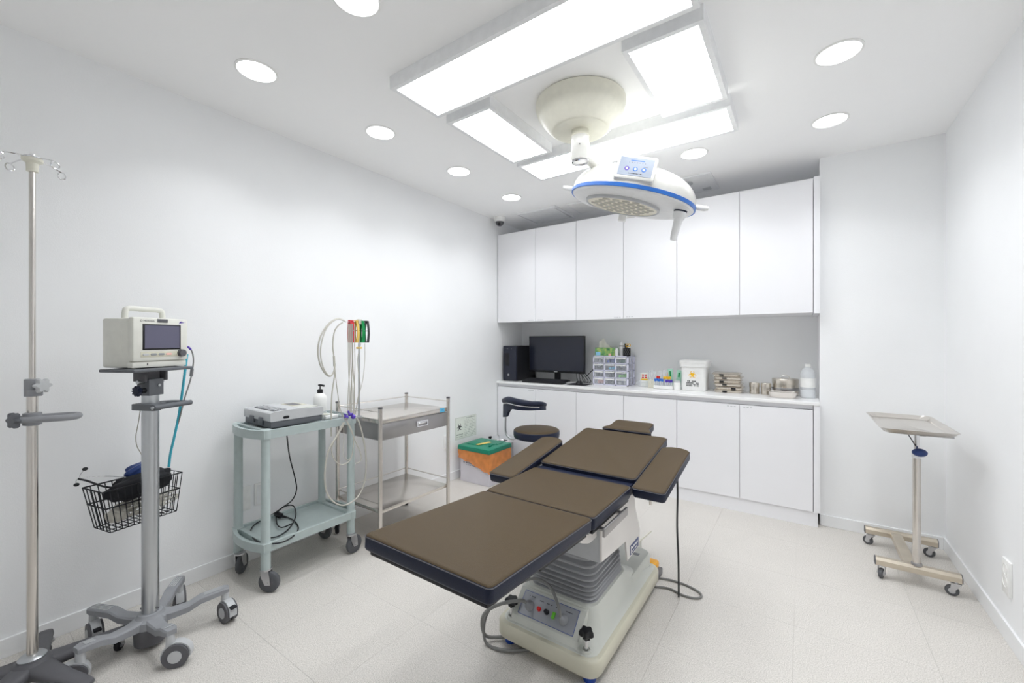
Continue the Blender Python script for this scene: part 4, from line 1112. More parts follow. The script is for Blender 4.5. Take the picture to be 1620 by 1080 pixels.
# small wire tray
t = thing('wire_tray', 'small wire tray with pale accessories at the end of the green cart', 'tray', (-2.31, 1.405, 0.796))
b = B(); z = 0.798
for zz in (z + 0.002, z + 0.030): tube(b, [(-2.375, 1.345, zz), (-2.235, 1.345, zz), (-2.235, 1.462, zz), (-2.375, 1.462, zz), (-2.375, 1.345, zz)], 0.002, 6, 1)
for i in range(8):
    x = -2.375 + 0.02 * i
    tube(b, [(x, 1.345, z + 0.030), (x, 1.345, z + 0.002), (x, 1.462, z + 0.002), (x, 1.462, z + 0.030)], 0.0015, 5, 1)
obj('wires', b, 'alu', t)
b = B(); cyl(b, (-2.34, 1.39, z + 0.014), (-2.29, 1.43, z + 0.014), 0.011, n=12); obj('electrode_tube', b, 'cream', t)
b = B(); box(b, -2.285, -2.25, 1.36, 1.44, z + 0.0035, z + 0.022, 0.003); obj('gel_box', b, 'white', t)

# ECG lead stand clamped to the cart end
EX, EY = -2.215, 1.555
t = thing('lead_stand', 'slim steel lead-holder pole clamped to the end of the green cart', 'stand', (EX, EY, 0.74))
b = B(); cyl(b, (EX, EY, 0.74), (EX, EY, 1.378), 0.006, n=14); obj('pole', b, 'alu', t)
b = B(); box(b, EX - 0.016, EX + 0.016, EY - 0.034, EY + 0.012, 0.772, 0.800, 0.003); obj('clamp', b, 'alu', t)
b = B(); tube(b, [(EX, EY - 0.072, 1.366), (EX, EY, 1.370), (EX, EY + 0.062, 1.362)], 0.005, 10, 3); obj('crossbar', b, 'alu', t)
b = B(); box(b, EX - 0.012, EX + 0.012, EY - 0.012, EY + 0.012, 1.355, 1.386, 0.003); obj('top_block', b, 'cable', t)
b = B(); box(b, EX - 0.013, EX + 0.013, EY - 0.014, EY + 0.014, 1.205, 1.217, 0.003); obj('cable_tie', b, 'yellow', t)
def limb_clamp(dy, m_, col, near, rz=0.0):
    y = EY + dy
    o = thing('limb_clamp', '%s limb clamp electrode hanging on the lead-holder pole' % col, 'electrode clamp', (EX, y, 1.37), rz)
    M = RM[o.name]
    for s_ in (-1, 1):
        # curved jaw
        rs = []; b = B()
        for i in range(9):
            q = i / 8; zz = 0.008 - 0.135 * q
            xx = s_ * (0.005 + 0.008 * math.sin(math.pi * q * 0.9))
            w = 0.0165 - 0.002 * math.sin(math.pi * q)
            rs.append(ring(b, [M @ Vector((xx + dx, dy_, zz)) for dx, dy_ in ((-0.0022, -w), (0.0022, -w), (0.0022, w), (-0.0022, w))]))
        skin(b, rs); obj('jaw', b, m_, o)
    b = B(); cyl(b, M @ Vector((-0.020, 0, -0.055)), M @ Vector((0.020, 0, -0.055)), 0.003, n=8); obj('pivot_pin', b, 'chrome', o)
    b = B(); box(b, -0.012, 0.012, -0.010, 0.010, 0.002, 0.006, 0.001, M=M); obj('spring_bridge', b, m_, o)
limb_clamp(-0.056, 'red', 'red', True, 0.3); limb_clamp(-0.018, 'yellow', 'yellow', True, 0.5); limb_clamp(0.020, 'green_c', 'green', True, 0.4); limb_clamp(0.054, 'black', 'black', True, 0.6)
# lead cables
t = thing('ecg_lead_cables', 'grey ECG lead cables looped over the pole with purple suction bulbs', 'cables', (EX + 0.01, EY - 0.03, 0.60))
def lead(pts, X0, r=0.0021, m_='cable', name='lead'):
    b = B(); tube(b, [at(p[0], p[1], X=(p[2] if len(p) > 2 else X0)) for p in pts], r * 1.3, 6, 6); return obj(name, b, m_, t)
XA = EX + 0.030
lead([(545, 507), (536, 504), (526, 507), (515, 518), (506, 535), (503, 555), (506, 575), (514, 590), (522, 595), (528, 588), (530, 575)], XA, 0.0032)
lead([(547, 509), (538, 505), (528, 507), (516, 520), (509, 540), (507, 560), (511, 580), (519, 593), (526, 592), (530, 583)], XA + 0.012, 0.0026)
lead([(542, 510), (535, 515), (529, 525), (526.5, 545), (528, 562), (529, 580), (529, 596), (525, 625), (524, 660), (524, 690)], XA + 0.006, 0.0028)
lead([(530, 585), (532, 605), (535, 628), (537, 642), (541, 655), (546, 664)], XA + 0.004, 0.0022)
b = B(); cyl(b, at(528.3, 563, X=XA + 0.006), at(529, 579, X=XA + 0.006), 0.006, n=10); obj('splitter', b, 'cable', t)
for i, (xt, xb_) in enumerate(((551, 552), (553, 550), (555, 556), (557, 554), (558, 560), (561, 559))):
    lead([(xt, 512), (xt, 540), (xt + 0.5, 580), (xb_ + 1, 620), (xb_, 655)], XA + 0.004 * (i % 3), 0.0022)
lead([(571, 543), (566, 565), (567, 590), (570, 610), (566, 630), (562, 655)], XA, 0.0016)
lead([(577, 543), (577, 570), (574, 600), (568, 625), (562, 655)], XA, 0.0016)
XB = -2.128
lead([(556, 660, XB), (566, 664, XB), (574, 690, XB), (579, 720, XB), (578, 755, XB), (570, 780, XB), (556, 794, XB), (541, 799, XB), (526, 792, XB), (516, 775, XB), (514, 745, XB), (520, 712, XB), (534, 688, XB), (545, 668, XB)], XB, 0.0034)
lead([(546, 662, XB), (555, 680, XB), (563, 700, XB), (570, 715, XB), (571, 728, XB), (563, 733, XB)], XB, 0.0022)
lead([(548, 664, XB), (558, 685, XB), (559, 705, XB), (555, 725, XB), (545, 734, XB), (535, 733, XB), (527, 722, XB), (525, 708, XB), (532, 690, XB), (543, 668, XB)], XB + 0.006, 0.0024)
lead([(543, 668, XB), (544, 690, XB), (543, 715, XB), (548, 727, XB), (556, 724, XB)], XB + 0.003, 0.0016)
for px_, py_, r_ in ((548, 660, 0.013), (559, 659, 0.0135), (553.5, 655.5, 0.010)):
    b = B(); c_ = at(px_, py_, X=XB + 0.004); sph(b, c_, r_); cyl(b, c_ + Vector((0, -0.006, 0.008)), c_ + Vector((0, -0.010, 0.022)), 0.006, 0.005, n=10); obj('suction_bulb', b, 'purple', t)
b = B(); c_ = at(546, 663, X=XB + 0.02); lathe(b, [(0.006, 0), (0.010, 0.006), (0.011, 0.012), (0.009, 0.012), (0.0, 0.006)], n=16, M=frame(c_, (0, 1, 0), (0, 0, 1), (1, 0, 0))); obj('suction_cup', b, 'steel_d', t)

# ------------------------------------------------------------------ stainless trolley
t = thing('steel_trolley', 'stainless steel trolley with a drawer, guard rails and lower shelf', 'trolley', (-2.28, 1.883, 0))
G = t
x0, x1, y0, y1 = -2.5, -2.062, 1.593, 2.173
for x in (x0, x1):
    for y in (y0, y1):
        b = B(); cyl(b, (x, y, 0.085), (x, y, 0.850), 0.0125, n=18); po = obj('post', b, 'steel', G)
        b = B(); cyl(b, (x, y, 0.848), (x, y, 0.857), 0.0132, n=18); obj('post_cap', b, 'grey_x', po)
        caster(G, (x + 0.01, y - 0.008), 2.5, 0.036, 0.022, 0.09, 'zinc', 'black_m', 'grey_m', 0.014)
b = B(); box(b, x0 + 0.004, x1 - 0.004, y0 + 0.004, y1 - 0.004, 0.756, 0.783, 0.003); tp = obj('top_tray', b, 'steel', G)
b = B(); box(b, x0 + 0.012, x1 - 0.012, y0 + 0.012, y1 - 0.012, 0.652, 0.756, 0.002); obj('drawer_case', b, 'steel_d', G)
b = B(); box(b, x1 - 0.012, x1 - 0.002, y0 + 0.016, y1 - 0.016, 0.656, 0.752, 0.002); dr = obj('drawer_front', b, 'steel_d', G)
yc = 1.925
b = B()   # open rim around the finger opening: the drawer front lies behind it
for q in ((yc - 0.048, yc + 0.048, 0.718, 0.730), (yc - 0.048, yc + 0.048, 0.692, 0.697), (yc - 0.048, yc - 0.040, 0.697, 0.718), (yc + 0.040, yc + 0.048, 0.697, 0.718)): box(b, x1 - 0.002, x1 + 0.007, *q)
obj('handle_plate', b, 'chrome', dr, smooth=0)
b = B(); tube(b, [(x1 + 0.003, yc - 0.036, 0.712), (x1 + 0.010, yc - 0.02, 0.715), (x1 + 0.011, yc + 0.02, 0.716), (x1 + 0.004, yc + 0.036, 0.714)], 0.005, 8, 4); obj('pull', b, 'chrome', dr)
b = B(); box(b, x0 + 0.004, x1 - 0.004, y0 + 0.004, y1 - 0.004, 0.218, 0.240, 0.003); obj('lower_shelf', b, 'steel', G)
for z in (0.828, 0.280):
    for A, Bq in (((x0, y0), (x0, y1)), ((x0, y0), (x1, y0)), ((x0, y1), (x1, y1))):
        b = B(); cyl(b, (*A, z), (*Bq, z), 0.0035, n=8); obj('guard_rail', b, 'steel', G)
Ms_ = frame((x1 - 0.0038, 2.118, 0.770), (0, 1, 0), (0, 0, 1), (1, 0, 0))
b = B(); box(b, -0.022, 0.022, -0.014, 0.014, 0, 0.0008, M=Ms_); sk = obj('sticker', b, 'cyan', G, smooth=0, label='light blue sticker')
text('CS', 0.020, 'blue_k', sk, Ms_ @ Matrix.Translation((0, 0, 0.001)), 'sticker_print')
# ------------------------------------------------------------------ clinical waste box
t = thing('waste_box', 'white carton waste box with orange liner bag and green lid by the wall', 'waste bin', (-2.37, 2.98, 0))
x0, x1, y0, y1 = -2.530, -2.205, 2.825, 3.125
b = B(); box(b, x0, x1, y0, y1, 0.0, 0.292, 0.002); obj('carton', b, 'box', t, smooth=0)
b = B(); Mq = frame((x1 - 0.0, y0 - 0.0004, 0.15), (1, 0, 0), (0, 0, 1), (0, -1, 0)); rng = random.Random(6)
strokes(b, rng, -0.29, -0.06, 0.022, 0.012, Mq, gap=0.25); strokes(b, rng, -0.27, -0.08, 0.004, 0.007, Mq, gap=0.25); obj('carton_print', b, 'box_text', t, smooth=0)
# bag folded over the rim: wavy skirt, longest at the near corner
b = B(); rs = []
N = 96
def per(q):
    p = q * 4
    k = int(p) % 4; f = p - int(p)
    X0, X1, Y0, Y1 = x0 - 0.012, x1 + 0.014, y0 - 0.014, y1 + 0.012
    return [(X0 + (X1 - X0) * f, Y0), (X1, Y0 + (Y1 - Y0) * f), (X1 - (X1 - X0) * f, Y1), (X0, Y1 - (Y1 - Y0) * f)][k]
for lv in range(7):
    h = lv / 6; pts = []
    for i in range(N):
        q = i / N; x, y = per(q)
        drop = 0.075 + 0.105 * (q / 0.25 if q < 0.25 else max(0, 1 - 0.15 * (q - 0.25) / 0.25) if q < 0.5 else max(0, 0.85 - (q - 0.5) * 3)) + 0.004 * math.sin(q * 40) + 0.003 * math.sin(q * 97 + 1)
        out = (0.005 * math.sin(q * 63 + lv * .9) + 0.004 * math.sin(q * 131 + lv)) * h + 0.006 * h
        cx_, cy_ = (x0 + x1) / 2, (y0 + y1) / 2; d = Vector((x - cx_, y - cy_, 0)).normalized()
        pts.append((x + d.x * out, y + d.y * out, 0.296 - drop * h))
    rs.append(ring(b, pts))
inner = ring(b, [(v.co.x * .985 + .015 * (x0 + x1) / 2, v.co.y * .985 + .015 * (y0 + y1) / 2, v.co.z + 0.002) for v in rs[-1]])
skin(b, rs + [inner], False, False); obj('liner_bag', b, 'orange_bag', t, smooth=60)
b = B(); loft(b, [(rrect(-2.3675, 2.975, 0.182, 0.170, 0.012), 0.284), (rrect(-2.3675, 2.975, 0.184, 0.172, 0.012), 0.288), (rrect(-2.3675, 2.975, 0.180, 0.168, 0.012), 0.318), (rrect(-2.3675, 2.975, 0.172, 0.160, 0.012), 0.322)]); ld = obj('lid', b, 'green', t)
b = B(); box(b, -2.47, -2.27, 2.955, 3.03, 0.322, 0.3265, 0.003); obj('flap', b, 'green', ld)
b = B(); box(b, -2.505, -2.42, 2.88, 3.06, 0.322, 0.326, 0.003); obj('catch', b, 'green', ld)
b = B(); box(b, -2.27, -2.25, 2.90, 2.93, 0.322, 0.334, 0.003); obj('clip', b, 'green', ld)
b = B(); box(b, -2.262, -2.248, 3.0, 3.09, 0.322, 0.325, 0.001); obj('slot_edge', b, 'green', ld)
b = B(); box(b, -2.39, -2.35, 2.885, 3.035, 0.3265, 0.3275, 0.0, M=Matrix.Translation((-2.37, 2.96, 0)) @ Matrix.Rotation(-0.25, 4, 'Z') @ Matrix.Translation((2.37, -2.96, 0))); obj('warning_label', b, 'yellow', ld, smooth=0, label='yellow strip label')
# pedal bin behind it
px_, py_ = -2.395, 3.285
t = thing('pedal_bin', 'round steel pedal bin with mirror lid tucked behind the waste box', 'pedal bin', (px_, py_, 0))
b = B(); lathe(b, [(0.105, 0.0), (0.110, 0.004), (0.110, 0.022), (0.107, 0.025), (0.107, 0.285)], (px_, py_, 0), 36); obj('drum', b, 'steel_d', t)
b = B(); lathe(b, [(0.111, 0.283), (0.112, 0.288), (0.112, 0.310), (0.105, 0.322), (0.06, 0.331), (0.0, 0.334)], (px_, py_, 0), 36, cap0=False); obj('lid', b, 'chrome', t)
b = B(); box(b, px_ - 0.135, px_ - 0.10, py_ - 0.05, py_ - 0.02, 0.295, 0.318, 0.004); obj('hinge', b, 'black', t)
b = B(); box(b, px_ + 0.09, px_ + 0.14, py_ - 0.03, py_ + 0.03, 0.012, 0.022, 0.003); obj('pedal', b, 'black', t)

# ------------------------------------------------------------------ stool
sx, sy, sz = -1.862, 3.045, 0.505
t = thing('doctor_stool', 'round stool with brown top, navy sides and curved black backrest', 'stool', (sx, sy, 0))
b = B(); lathe(b, [(0.175, sz - 0.075), (0.192, sz - 0.068), (0.197, sz - 0.045), (0.197, sz - 0.018), (0.193, sz - 0.008)], (sx, sy, 0), 48, mi=1, cap1=False)
lathe(b, [(0.193, sz - 0.008), (0.184, sz - 0.002), (0.15, sz + 0.002), (0.0, sz + 0.004)], (sx, sy, 0), 48, mi=0, cap0=False)
bmesh.ops.remove_doubles(b, verts=b.verts, dist=0.0002); obj('seat', b, ['brown', 'navy'], t, smooth=50)
b = B(); cyl(b, (sx, sy, 0.11), (sx, sy, sz - 0.075), 0.022, n=18); cyl(b, (sx, sy, 0.30), (sx, sy, sz - 0.075), 0.027, n=18); obj('gas_lift', b, 'chrome', t)
b = B(); box(b, sx - 0.09, sx + 0.09, sy - 0.07, sy + 0.07, sz - 0.09, sz - 0.075, 0.004); obj('seat_plate', b, 'black', t)
b = B(); tube(b, [(sx + 0.05, sy - 0.05, sz - 0.095), (sx + 0.12, sy - 0.10, sz - 0.10), (sx + 0.17, sy - 0.13, sz - 0.10)], 0.005, 8, 3); obj('height_lever', b, 'black', t)
for k in range(5):
    a = math.radians(20 + 72 * k); d = Vector((math.cos(a), math.sin(a), 0)); o = Vector((sx, sy, 0)); s_ = Vector((-d.y, d.x, 0)); rs = []
    b = B()
    for q, w, z0_, z1_ in ((0.0, 0.026, 0.075, 0.125), (0.12, 0.020, 0.068, 0.105), (0.225, 0.015, 0.062, 0.085)):
        c_ = o + d * q; rs.append(ring(b, [c_ + s_ * x + Vector((0, 0, z)) for x, z in ((-w, z0_), (w, z0_), (w * .7, z1_), (-w * .7, z1_))]))
    skin(b, rs); obj('leg', b, 'chrome', t)
    e = o + d * 0.215; caster(t, (e.x, e.y), a + 1.2, 0.026, 0.022, 0.064, 'black', 'black_m', 'grey_m', 0.012)
# chrome back rod and curved backrest
rod = [at(812, 694, Y=3.0), at(806, 692, Y=3.0), at(801, 686, Y=3.0), at(799.5, 676, Y=3.0), at(800, 658, Y=3.0), at(801, 640, Y=3.0)]
b = B(); tube(b, [Vector((sx - 0.08, sy, sz - 0.084))] + rod, 0.009, 10, 5); obj('back_rod', b, 'alu', t)
q0 = at(798, 634, Y=3.0)
bk = [at(797.5, 633.5, Y=2.99), at(805, 632.5, Y=2.94), at(820, 636, Y=2.90), at(838, 638, Y=2.92), at(854, 638.5, Y=2.98), at(862, 640, Y=3.06)]
def rback(q): return 0.020 + 0.010 * math.sin(math.pi * min(1, q * 1.4 + .1)) if q < 0.95 else 0.018
b = B(); tube(b, [p + Vector((0, 0, 0.0)) for p in bk], rback, 12, 5, flat=1.0); obj('backrest_pad', b, 'navy', t)
sp_ = spline(bk, 5)
b = B(); rs = []
for i, p in enumerate(sp_):
    q = i / (len(sp_) - 1); lowz = (0.13 if q < 0.15 else 0.052 + 0.078 * max(0, 1 - (q - 0.15) / 0.16) ** 2 - 0.032 * max(0, q - .31))
    tng = (sp_[min(i + 1, len(sp_) - 1)] - sp_[max(i - 1, 0)]); tng.z = 0; tng.normalize(); nrm = Vector((-tng.y, tng.x, 0))
    rs.append(ring(b, [p + nrm * 0.010 + Vector((0, 0, -0.015)), p - nrm * 0.010 + Vector((0, 0, -0.015)), p - nrm * 0.012 + Vector((0, 0, -0.015 - lowz)), p + nrm * 0.012 + Vector((0, 0, -0.015 - lowz))]))
skin(b, rs); obj('backrest_wing', b, 'navy', t)
b = B(); tube(b, [p + Vector((0.0, -0.018, -0.026)) for p in bk], 0.004, 8, 5); obj('backrest_trim', b, 'chrome', t)

# ------------------------------------------------------------------ instrument (mayo) stand
t = thing('instrument_stand', 'steel instrument tray stand on an H-shaped wheeled base in the corner', 'instrument stand', (0.482, 2.95, 0))
Y_ = t
pxm, pym = 0.482, 2.935
for y in (2.935, 3.375):
    b = B(); prism(b, [(y - 0.022, 0.070), (y + 0.022, 0.070), (y + 0.022, 0.095), (y + 0.012, 0.108), (y - 0.012, 0.108), (y - 0.022, 0.095)], 0.322, 0.640, YZ); br = obj('base_bar', b, 'steel_b', Y_, smooth=0)
    for x in (0.318, 0.640):
        b = B(); prism(b, [(y - 0.022, 0.070), (y + 0.022, 0.070), (y + 0.022, 0.095), (y + 0.012, 0.108), (y - 0.012, 0.108), (y - 0.022, 0.095)], x, x + 0.004, YZ); obj('end_cap', b, 'grey_x', br, smooth=0)
b = B(); box(b, 0.435, 0.485, 2.957, 3.353, 0.078, 0.106, 0.002); obj('cross_bar', b, 'steel_b', Y_, smooth=0)
for x, y, a in ((0.345, 2.93, -1.9), (0.607, 2.925, 2.9), (0.335, 3.37, 2.6), (0.607, 3.372, 2.9)):
    caster(Y_, (x, y), a, 0.026, 0.018, 0.072, 'zinc', 'rubber_d', 'grey_l', 0.014)
b = B(); lathe(b, [(0.022, 0.107), (0.022, 0.117), (0.019, 0.121)], (pxm, pym, 0), 24); obj('pole_flange', b, 'steel_d', Y_)
b = B(); cyl(b, (pxm, pym, 0.115), (pxm, pym, 0.665), 0.0165, n=24); obj('outer_pole', b, 'steel', Y_)
b = B(); cyl(b, (pxm, pym, 0.66), (pxm, pym, 0.795), 0.0115, n=20); obj('inner_pole', b, 'chrome', Y_)
b = B(); lathe(b, [(0.018, 0.655), (0.019, 0.66), (0.019, 0.685), (0.016, 0.69)], (pxm, pym, 0), 22); cl = obj('lock_collar', b, 'frame_white', Y_)
kc = Vector((pxm + 0.004, pym - 0.045, 0.692))
b = B(); sph(b, kc, (0.030, 0.022, 0.0205), 20, 12); cyl(b, kc, Vector((pxm, pym, 0.69)), 0.006, n=8); obj('lock_knob', b, 'blue_d', cl, label='dark blue oval knob')
b = B(); tube(b, [(pxm - 0.005, pym - 0.012, 0.715), (pxm - 0.02, pym - 0.02, 0.745), (pxm - 0.036, pym - 0.025, 0.775)], 0.0025, 8, 3); obj('release_lever', b, 'black', Y_)
b = B(); box(b, 0.36, 0.59, 2.80, 2.82, 0.792, 0.798); box(b, 0.36, 0.59, 3.20, 3.22, 0.792, 0.798); box(b, pxm - 0.012, pxm + 0.012, 2.80, 3.22, 0.790, 0.798); obj('tray_support', b, 'steel_d', Y_, smooth=0)
# tray
b = B(); cx_, cy_ = 0.4615, 3.035
def tr(d, z, r=0.035): return (rrect(cx_, cy_, 0.1435 - d, 0.292 - d, r, 6), z)
rs = []
for poly, z in (tr(0.026, 0.7985, .02), tr(0.020, 0.7995), tr(0.004, 0.819), tr(0.0, 0.821), tr(0.0, 0.8225), tr(0.006, 0.8235), tr(0.022, 0.8015), tr(0.028, 0.8005, .02)):
    rs.append(ring(b, [(x, y, z) for x, y in poly]))
skin(b, rs); solo('instrument_tray', b, 'steel', 'shallow stainless instrument tray resting on the wheeled stand', 'tray', (cx_, cy_, 0.7985))

# ------------------------------------------------------------------ things on the counter
# computer tower
t = thing('computer_tower', 'black desktop computer tower standing at the end of the counter', 'computer', (-2.48, 3.70, ZC))
b = B(); box(b, -2.572, -2.398, 3.545, 3.90, ZC + 0.001, 1.205, 0.004); obj('case', b, 'black', t)
b = B(); box(b, -2.568, -2.402, 3.532, 3.546, ZC + 0.004, 1.203, 0.004); fp = obj('front_panel', b, 'screen_d', t)
Mf = frame((-2.50, 3.5318, 0.905), (1, 0, 0), (0, 0, 1), (0, -1, 0))
b = B(); lathe(b, [(0.012, 0), (0.012, 0.001)], n=24, M=Mf); obj('logo_disc', b, 'grey_l', fp)
text('hp', 0.016, 'screen_d', fp, Mf @ Matrix.Translation((0, 0.001, 0.0014)))
b = B(); rng = random.Random(8); strokes(b, rng, -0.045, 0.05, 0.27, 0.007, Mf, gap=0.6); obj('model_print', b, 'grey_d', fp, smooth=0)
b = B(); box(b, -2.545, -2.49, 3.5305, 3.533, 1.00, 1.13, 0.001); obj('drive_bay', b, 'black', fp)
# monitor
t = thing('computer_monitor', 'black widescreen computer monitor on a low stand on the counter', 'monitor', (-2.03, 3.80, ZC))
Mm = frame((-2.055, 3.735, 1.118), Vector((1, 0.03, 0)), (0, 0, 1), Vector((0.03, -1, 0)))
b = B(); box(b, -0.315, 0.315, -0.185, 0.188, -0.028, 0.0, 0.004, M=Mm); obj('housing', b, 'black', t)
b = B(); box(b, -0.304, 0.304, -0.163, 0.178, 0.0, 0.0012, M=Mm); obj('screen', b, 'screen_d', t, smooth=0)
b = B(); box(b, -0.018, 0.018, -0.178, -0.170, 0.0, 0.001, M=Mm); obj('brand_bar', b, 'grey_l', t, smooth=0)
b = B(); box(b, -0.03, 0.03, -0.26, -0.10, -0.06, -0.03, 0.004, M=Mm); obj('neck', b, 'black', t)
b = B(); loft(b, [(rrect(-2.055, 3.78, 0.115, 0.08, 0.03), ZC + 0.0005), (rrect(-2.055, 3.78, 0.110, 0.075, 0.03), ZC + 0.012)]); obj('foot', b, 'black', t)
for i in range(3):
    b = B(); x = -1.86 + 0.03 * i; tube(b, [(x, 3.80, 0.96), (x + 0.03, 3.77, 0.87), (x + 0.07, 3.76, 0.85), (x + 0.10, 3.80, 0.852), (x + 0.06, 3.86, 0.88), (x, 3.88, 0.93)], 0.003, 6, 5); obj('cable', b, 'black', t)
# wall socket adaptor by the monitor
b = B(); cyl(b, (-1.695, 3.93, 0.985), (-1.695, 3.89, 0.985), 0.022, 0.020, n=18); cyl(b, (-1.695, 3.93, 1.03), (-1.695, 3.895, 1.03), 0.018, 0.016, n=16); tube(b, [(-1.695, 3.892, 0.985), (-1.72, 3.87, 0.96), (-1.78, 3.87, 0.90)], 0.004, 6, 3)
solo('power_plug', b, 'black', 'black power plug on the niche wall beside the monitor', 'plug', (-1.695, 3.91, 0.985))
# keyboard
t = thing('keyboard', 'black computer keyboard in front of the monitor on the counter', 'keyboard', (-2.12, 3.58, ZC))
Mk = Matrix.Translation((-2.085, 3.575, ZC + 0.0055)) @ Matrix.Rotation(0.02, 4, 'Z') @ Matrix.Rotation(math.radians(6), 4, 'X')
b = B(); box(b, -0.225, 0.225, -0.075, 0.075, 0.004, 0.018, 0.003, M=Mk); kb = obj('base', b, 'black', t)
for r_ in range(5):
    b = B()
    for c_ in range(17):
        if r_ == 0 and 4 <= c_ <= 9:
            if c_ == 4: box(b, -0.216 + 4 * 0.0255, -0.216 + 10 * 0.0255 - 0.003, -0.067, -0.045, 0.018, 0.025, 0.002, M=Mk, seg=1)
            continue
        x = -0.216 + c_ * 0.0255; y = -0.067 + r_ * 0.0275
        box(b, x, x + 0.0225, y, y + 0.0225, 0.018, 0.025, 0.002, M=Mk, seg=1)
    obj('key_row', b, 'black_m', kb)
b = B(); loft(b, [(rrect(-1.735, 3.615, 0.095, 0.088, 0.012), ZC + 0.0003), (rrect(-1.735, 3.615, 0.095, 0.088, 0.012), ZC + 0.004)]); solo('mouse_pad', b, 'black_m', 'black mouse pad on the counter beside the keyboard', 'mouse pad', (-1.735, 3.615, ZC))
t = thing('computer_mouse', 'black computer mouse resting on the mouse pad', 'mouse', (-1.735, 3.615, ZC + 0.004))
b = B(); sph(b, (0, 0, 0), 1, 20, 12)
for v in b.verts: v.co = Vector((v.co.x * 0.033, v.co.y * 0.056, max(v.co.z, -0.05) * 0.034))
b.transform(Matrix.Translation((-1.735, 3.615, ZC + 0.006)) @ Matrix.Rotation(0.4, 4, 'Z')); obj('shell', b, 'black', t)
b = B(); cyl(b, (-1.728, 3.587, ZC + 0.0365), (-1.718, 3.591, ZC + 0.0365), 0.006, n=12); obj('scroll_wheel', b, 'grey_d', t)
# drawer organizer
ox0, ox1, oy0, oy1, oz0, oz1 = -1.634, -1.296, 3.70, 3.90, ZC + 0.001, 1.116
t = thing('drawer_organizer', 'pale lavender plastic organizer with twelve clear mini drawers', 'drawer organizer', (-1.465, 3.80, ZC))
b = B()
for z in [oz0 + i * (oz1 - oz0 - 0.008) / 4 for i in range(5)]: box(b, ox0, ox1, oy0, oy1, z, z + 0.008)
for x in [ox0 + i * (ox1 - ox0 - 0.010) / 3 for i in range(4)]: box(b, x, x + 0.010, oy0, oy0 + 0.02, oz0, oz1); box(b, x, x + 0.010, oy1 - 0.02, oy1, oz0, oz1)
for x in (ox0, ox1 - 0.004):
    for k in range(4):
        y = oy0 + 0.02 + k * 0.042; box(b, x, x + 0.004, y, y + 0.012, oz0, oz1)
obj('frame', b, 'lav', t, smooth=0)
cont = ['grey_m', 'blue_k', 'green_d', 'grey_x', 'cyan', 'grey_d', 'grey_d', 'slate', 'lime', 'pink', 'grey_x', 'grey_l']
rng = random.Random(21)
cw, chh = (ox1 - ox0 - 0.010) / 3, (oz1 - oz0 - 0.008) / 4
for r_ in range(4):
    for c_ in range(3):
        xa = ox0 + 0.012 + c_ * cw; xb_ = xa + cw - 0.014; za = oz1 - 0.008 - (r_ + 1) * chh + 0.010; zb_ = za + chh - 0.012
        b = B(); box(b, xa, xb_, oy0 - 0.004, oy0 - 0.001, za, zb_); box(b, xa, xb_, oy0, oy1 - 0.025, za, za + 0.002)
        d_ = obj('drawer', b, 'clear', t, smooth=0)
        b = B(); box(b, xa + 0.004, xb_ - 0.004, oy0 - 0.010, oy0 - 0.004, zb_ - 0.014, zb_ - 0.003, 0.002); obj('drawer_lip', b, 'white', d_)
        b = B()
        for q in range(5):
            w = rng.uniform(0.012, 0.03); x = rng.uniform(xa + 0.004, xb_ - w - 0.004); y = oy0 + rng.uniform(0.005, 0.05)
            box(b, x, x + w, y, y + rng.uniform(0.02, 0.05), za + 0.003, za + rng.uniform(0.018, 0.044), 0.002, seg=1)
        obj('contents', b, cont[r_ * 3 + c_], d_, smooth=0)
# tissue box
t = thing('tissue_box', 'green foliage-printed tissue box with a tissue pulled up, on the organizer', 'tissue box', (-1.535, 3.80, oz1))
b = B(); box(b, -1.632, -1.435, 3.745, 3.85, oz1 + 0.001, oz1 + 0.075, 0.002); obj('carton', b, 'print', t, smooth=0)
b = B(); rs = []
for i in range(9):
    q = i / 8; x = -1.615 + 0.155 * q
    top = 0.076 + 0.088 * math.exp(-((q - 0.25) / 0.36) ** 2) - 0.006 * math.sin(q * 15); yy = 3.795 + 0.012 * math.sin(q * 9)
    rs.append(ring(b, [(x, yy - 0.0007, oz1 + 0.0755), (x, yy + 0.0007, oz1 + 0.0755), (x + 0.01 * math.sin(q * 7), yy + 0.012 * math.cos(q * 11) + 0.0007, oz1 + top), (x + 0.01 * math.sin(q * 7), yy + 0.012 * math.cos(q * 11) - 0.0007, oz1 + top)]))
skin(b, rs); obj('tissue', b, 'tissue', t)
b = B(); box(b, -1.62, -1.575, 3.738, 3.7445, oz1 + 0.004, oz1 + 0.036, 0.0, M=Matrix.Identity(4)); solo('sticky_notes', b, 'sky', 'light blue note block leaning on the tissue box', 'note pad', (-1.60, 3.741, oz1), smooth=0)
b = B(); lathe(b, [(0.012, 0), (0.014, 0.01), (0.013, 0.018), (0.004, 0.022)], (-1.475, 3.725, oz1 + 0.001), 14); solo('small_pot', b, 'pink', 'tiny reddish cap in front of the tissue box', 'cap', (-1.475, 3.725, oz1))
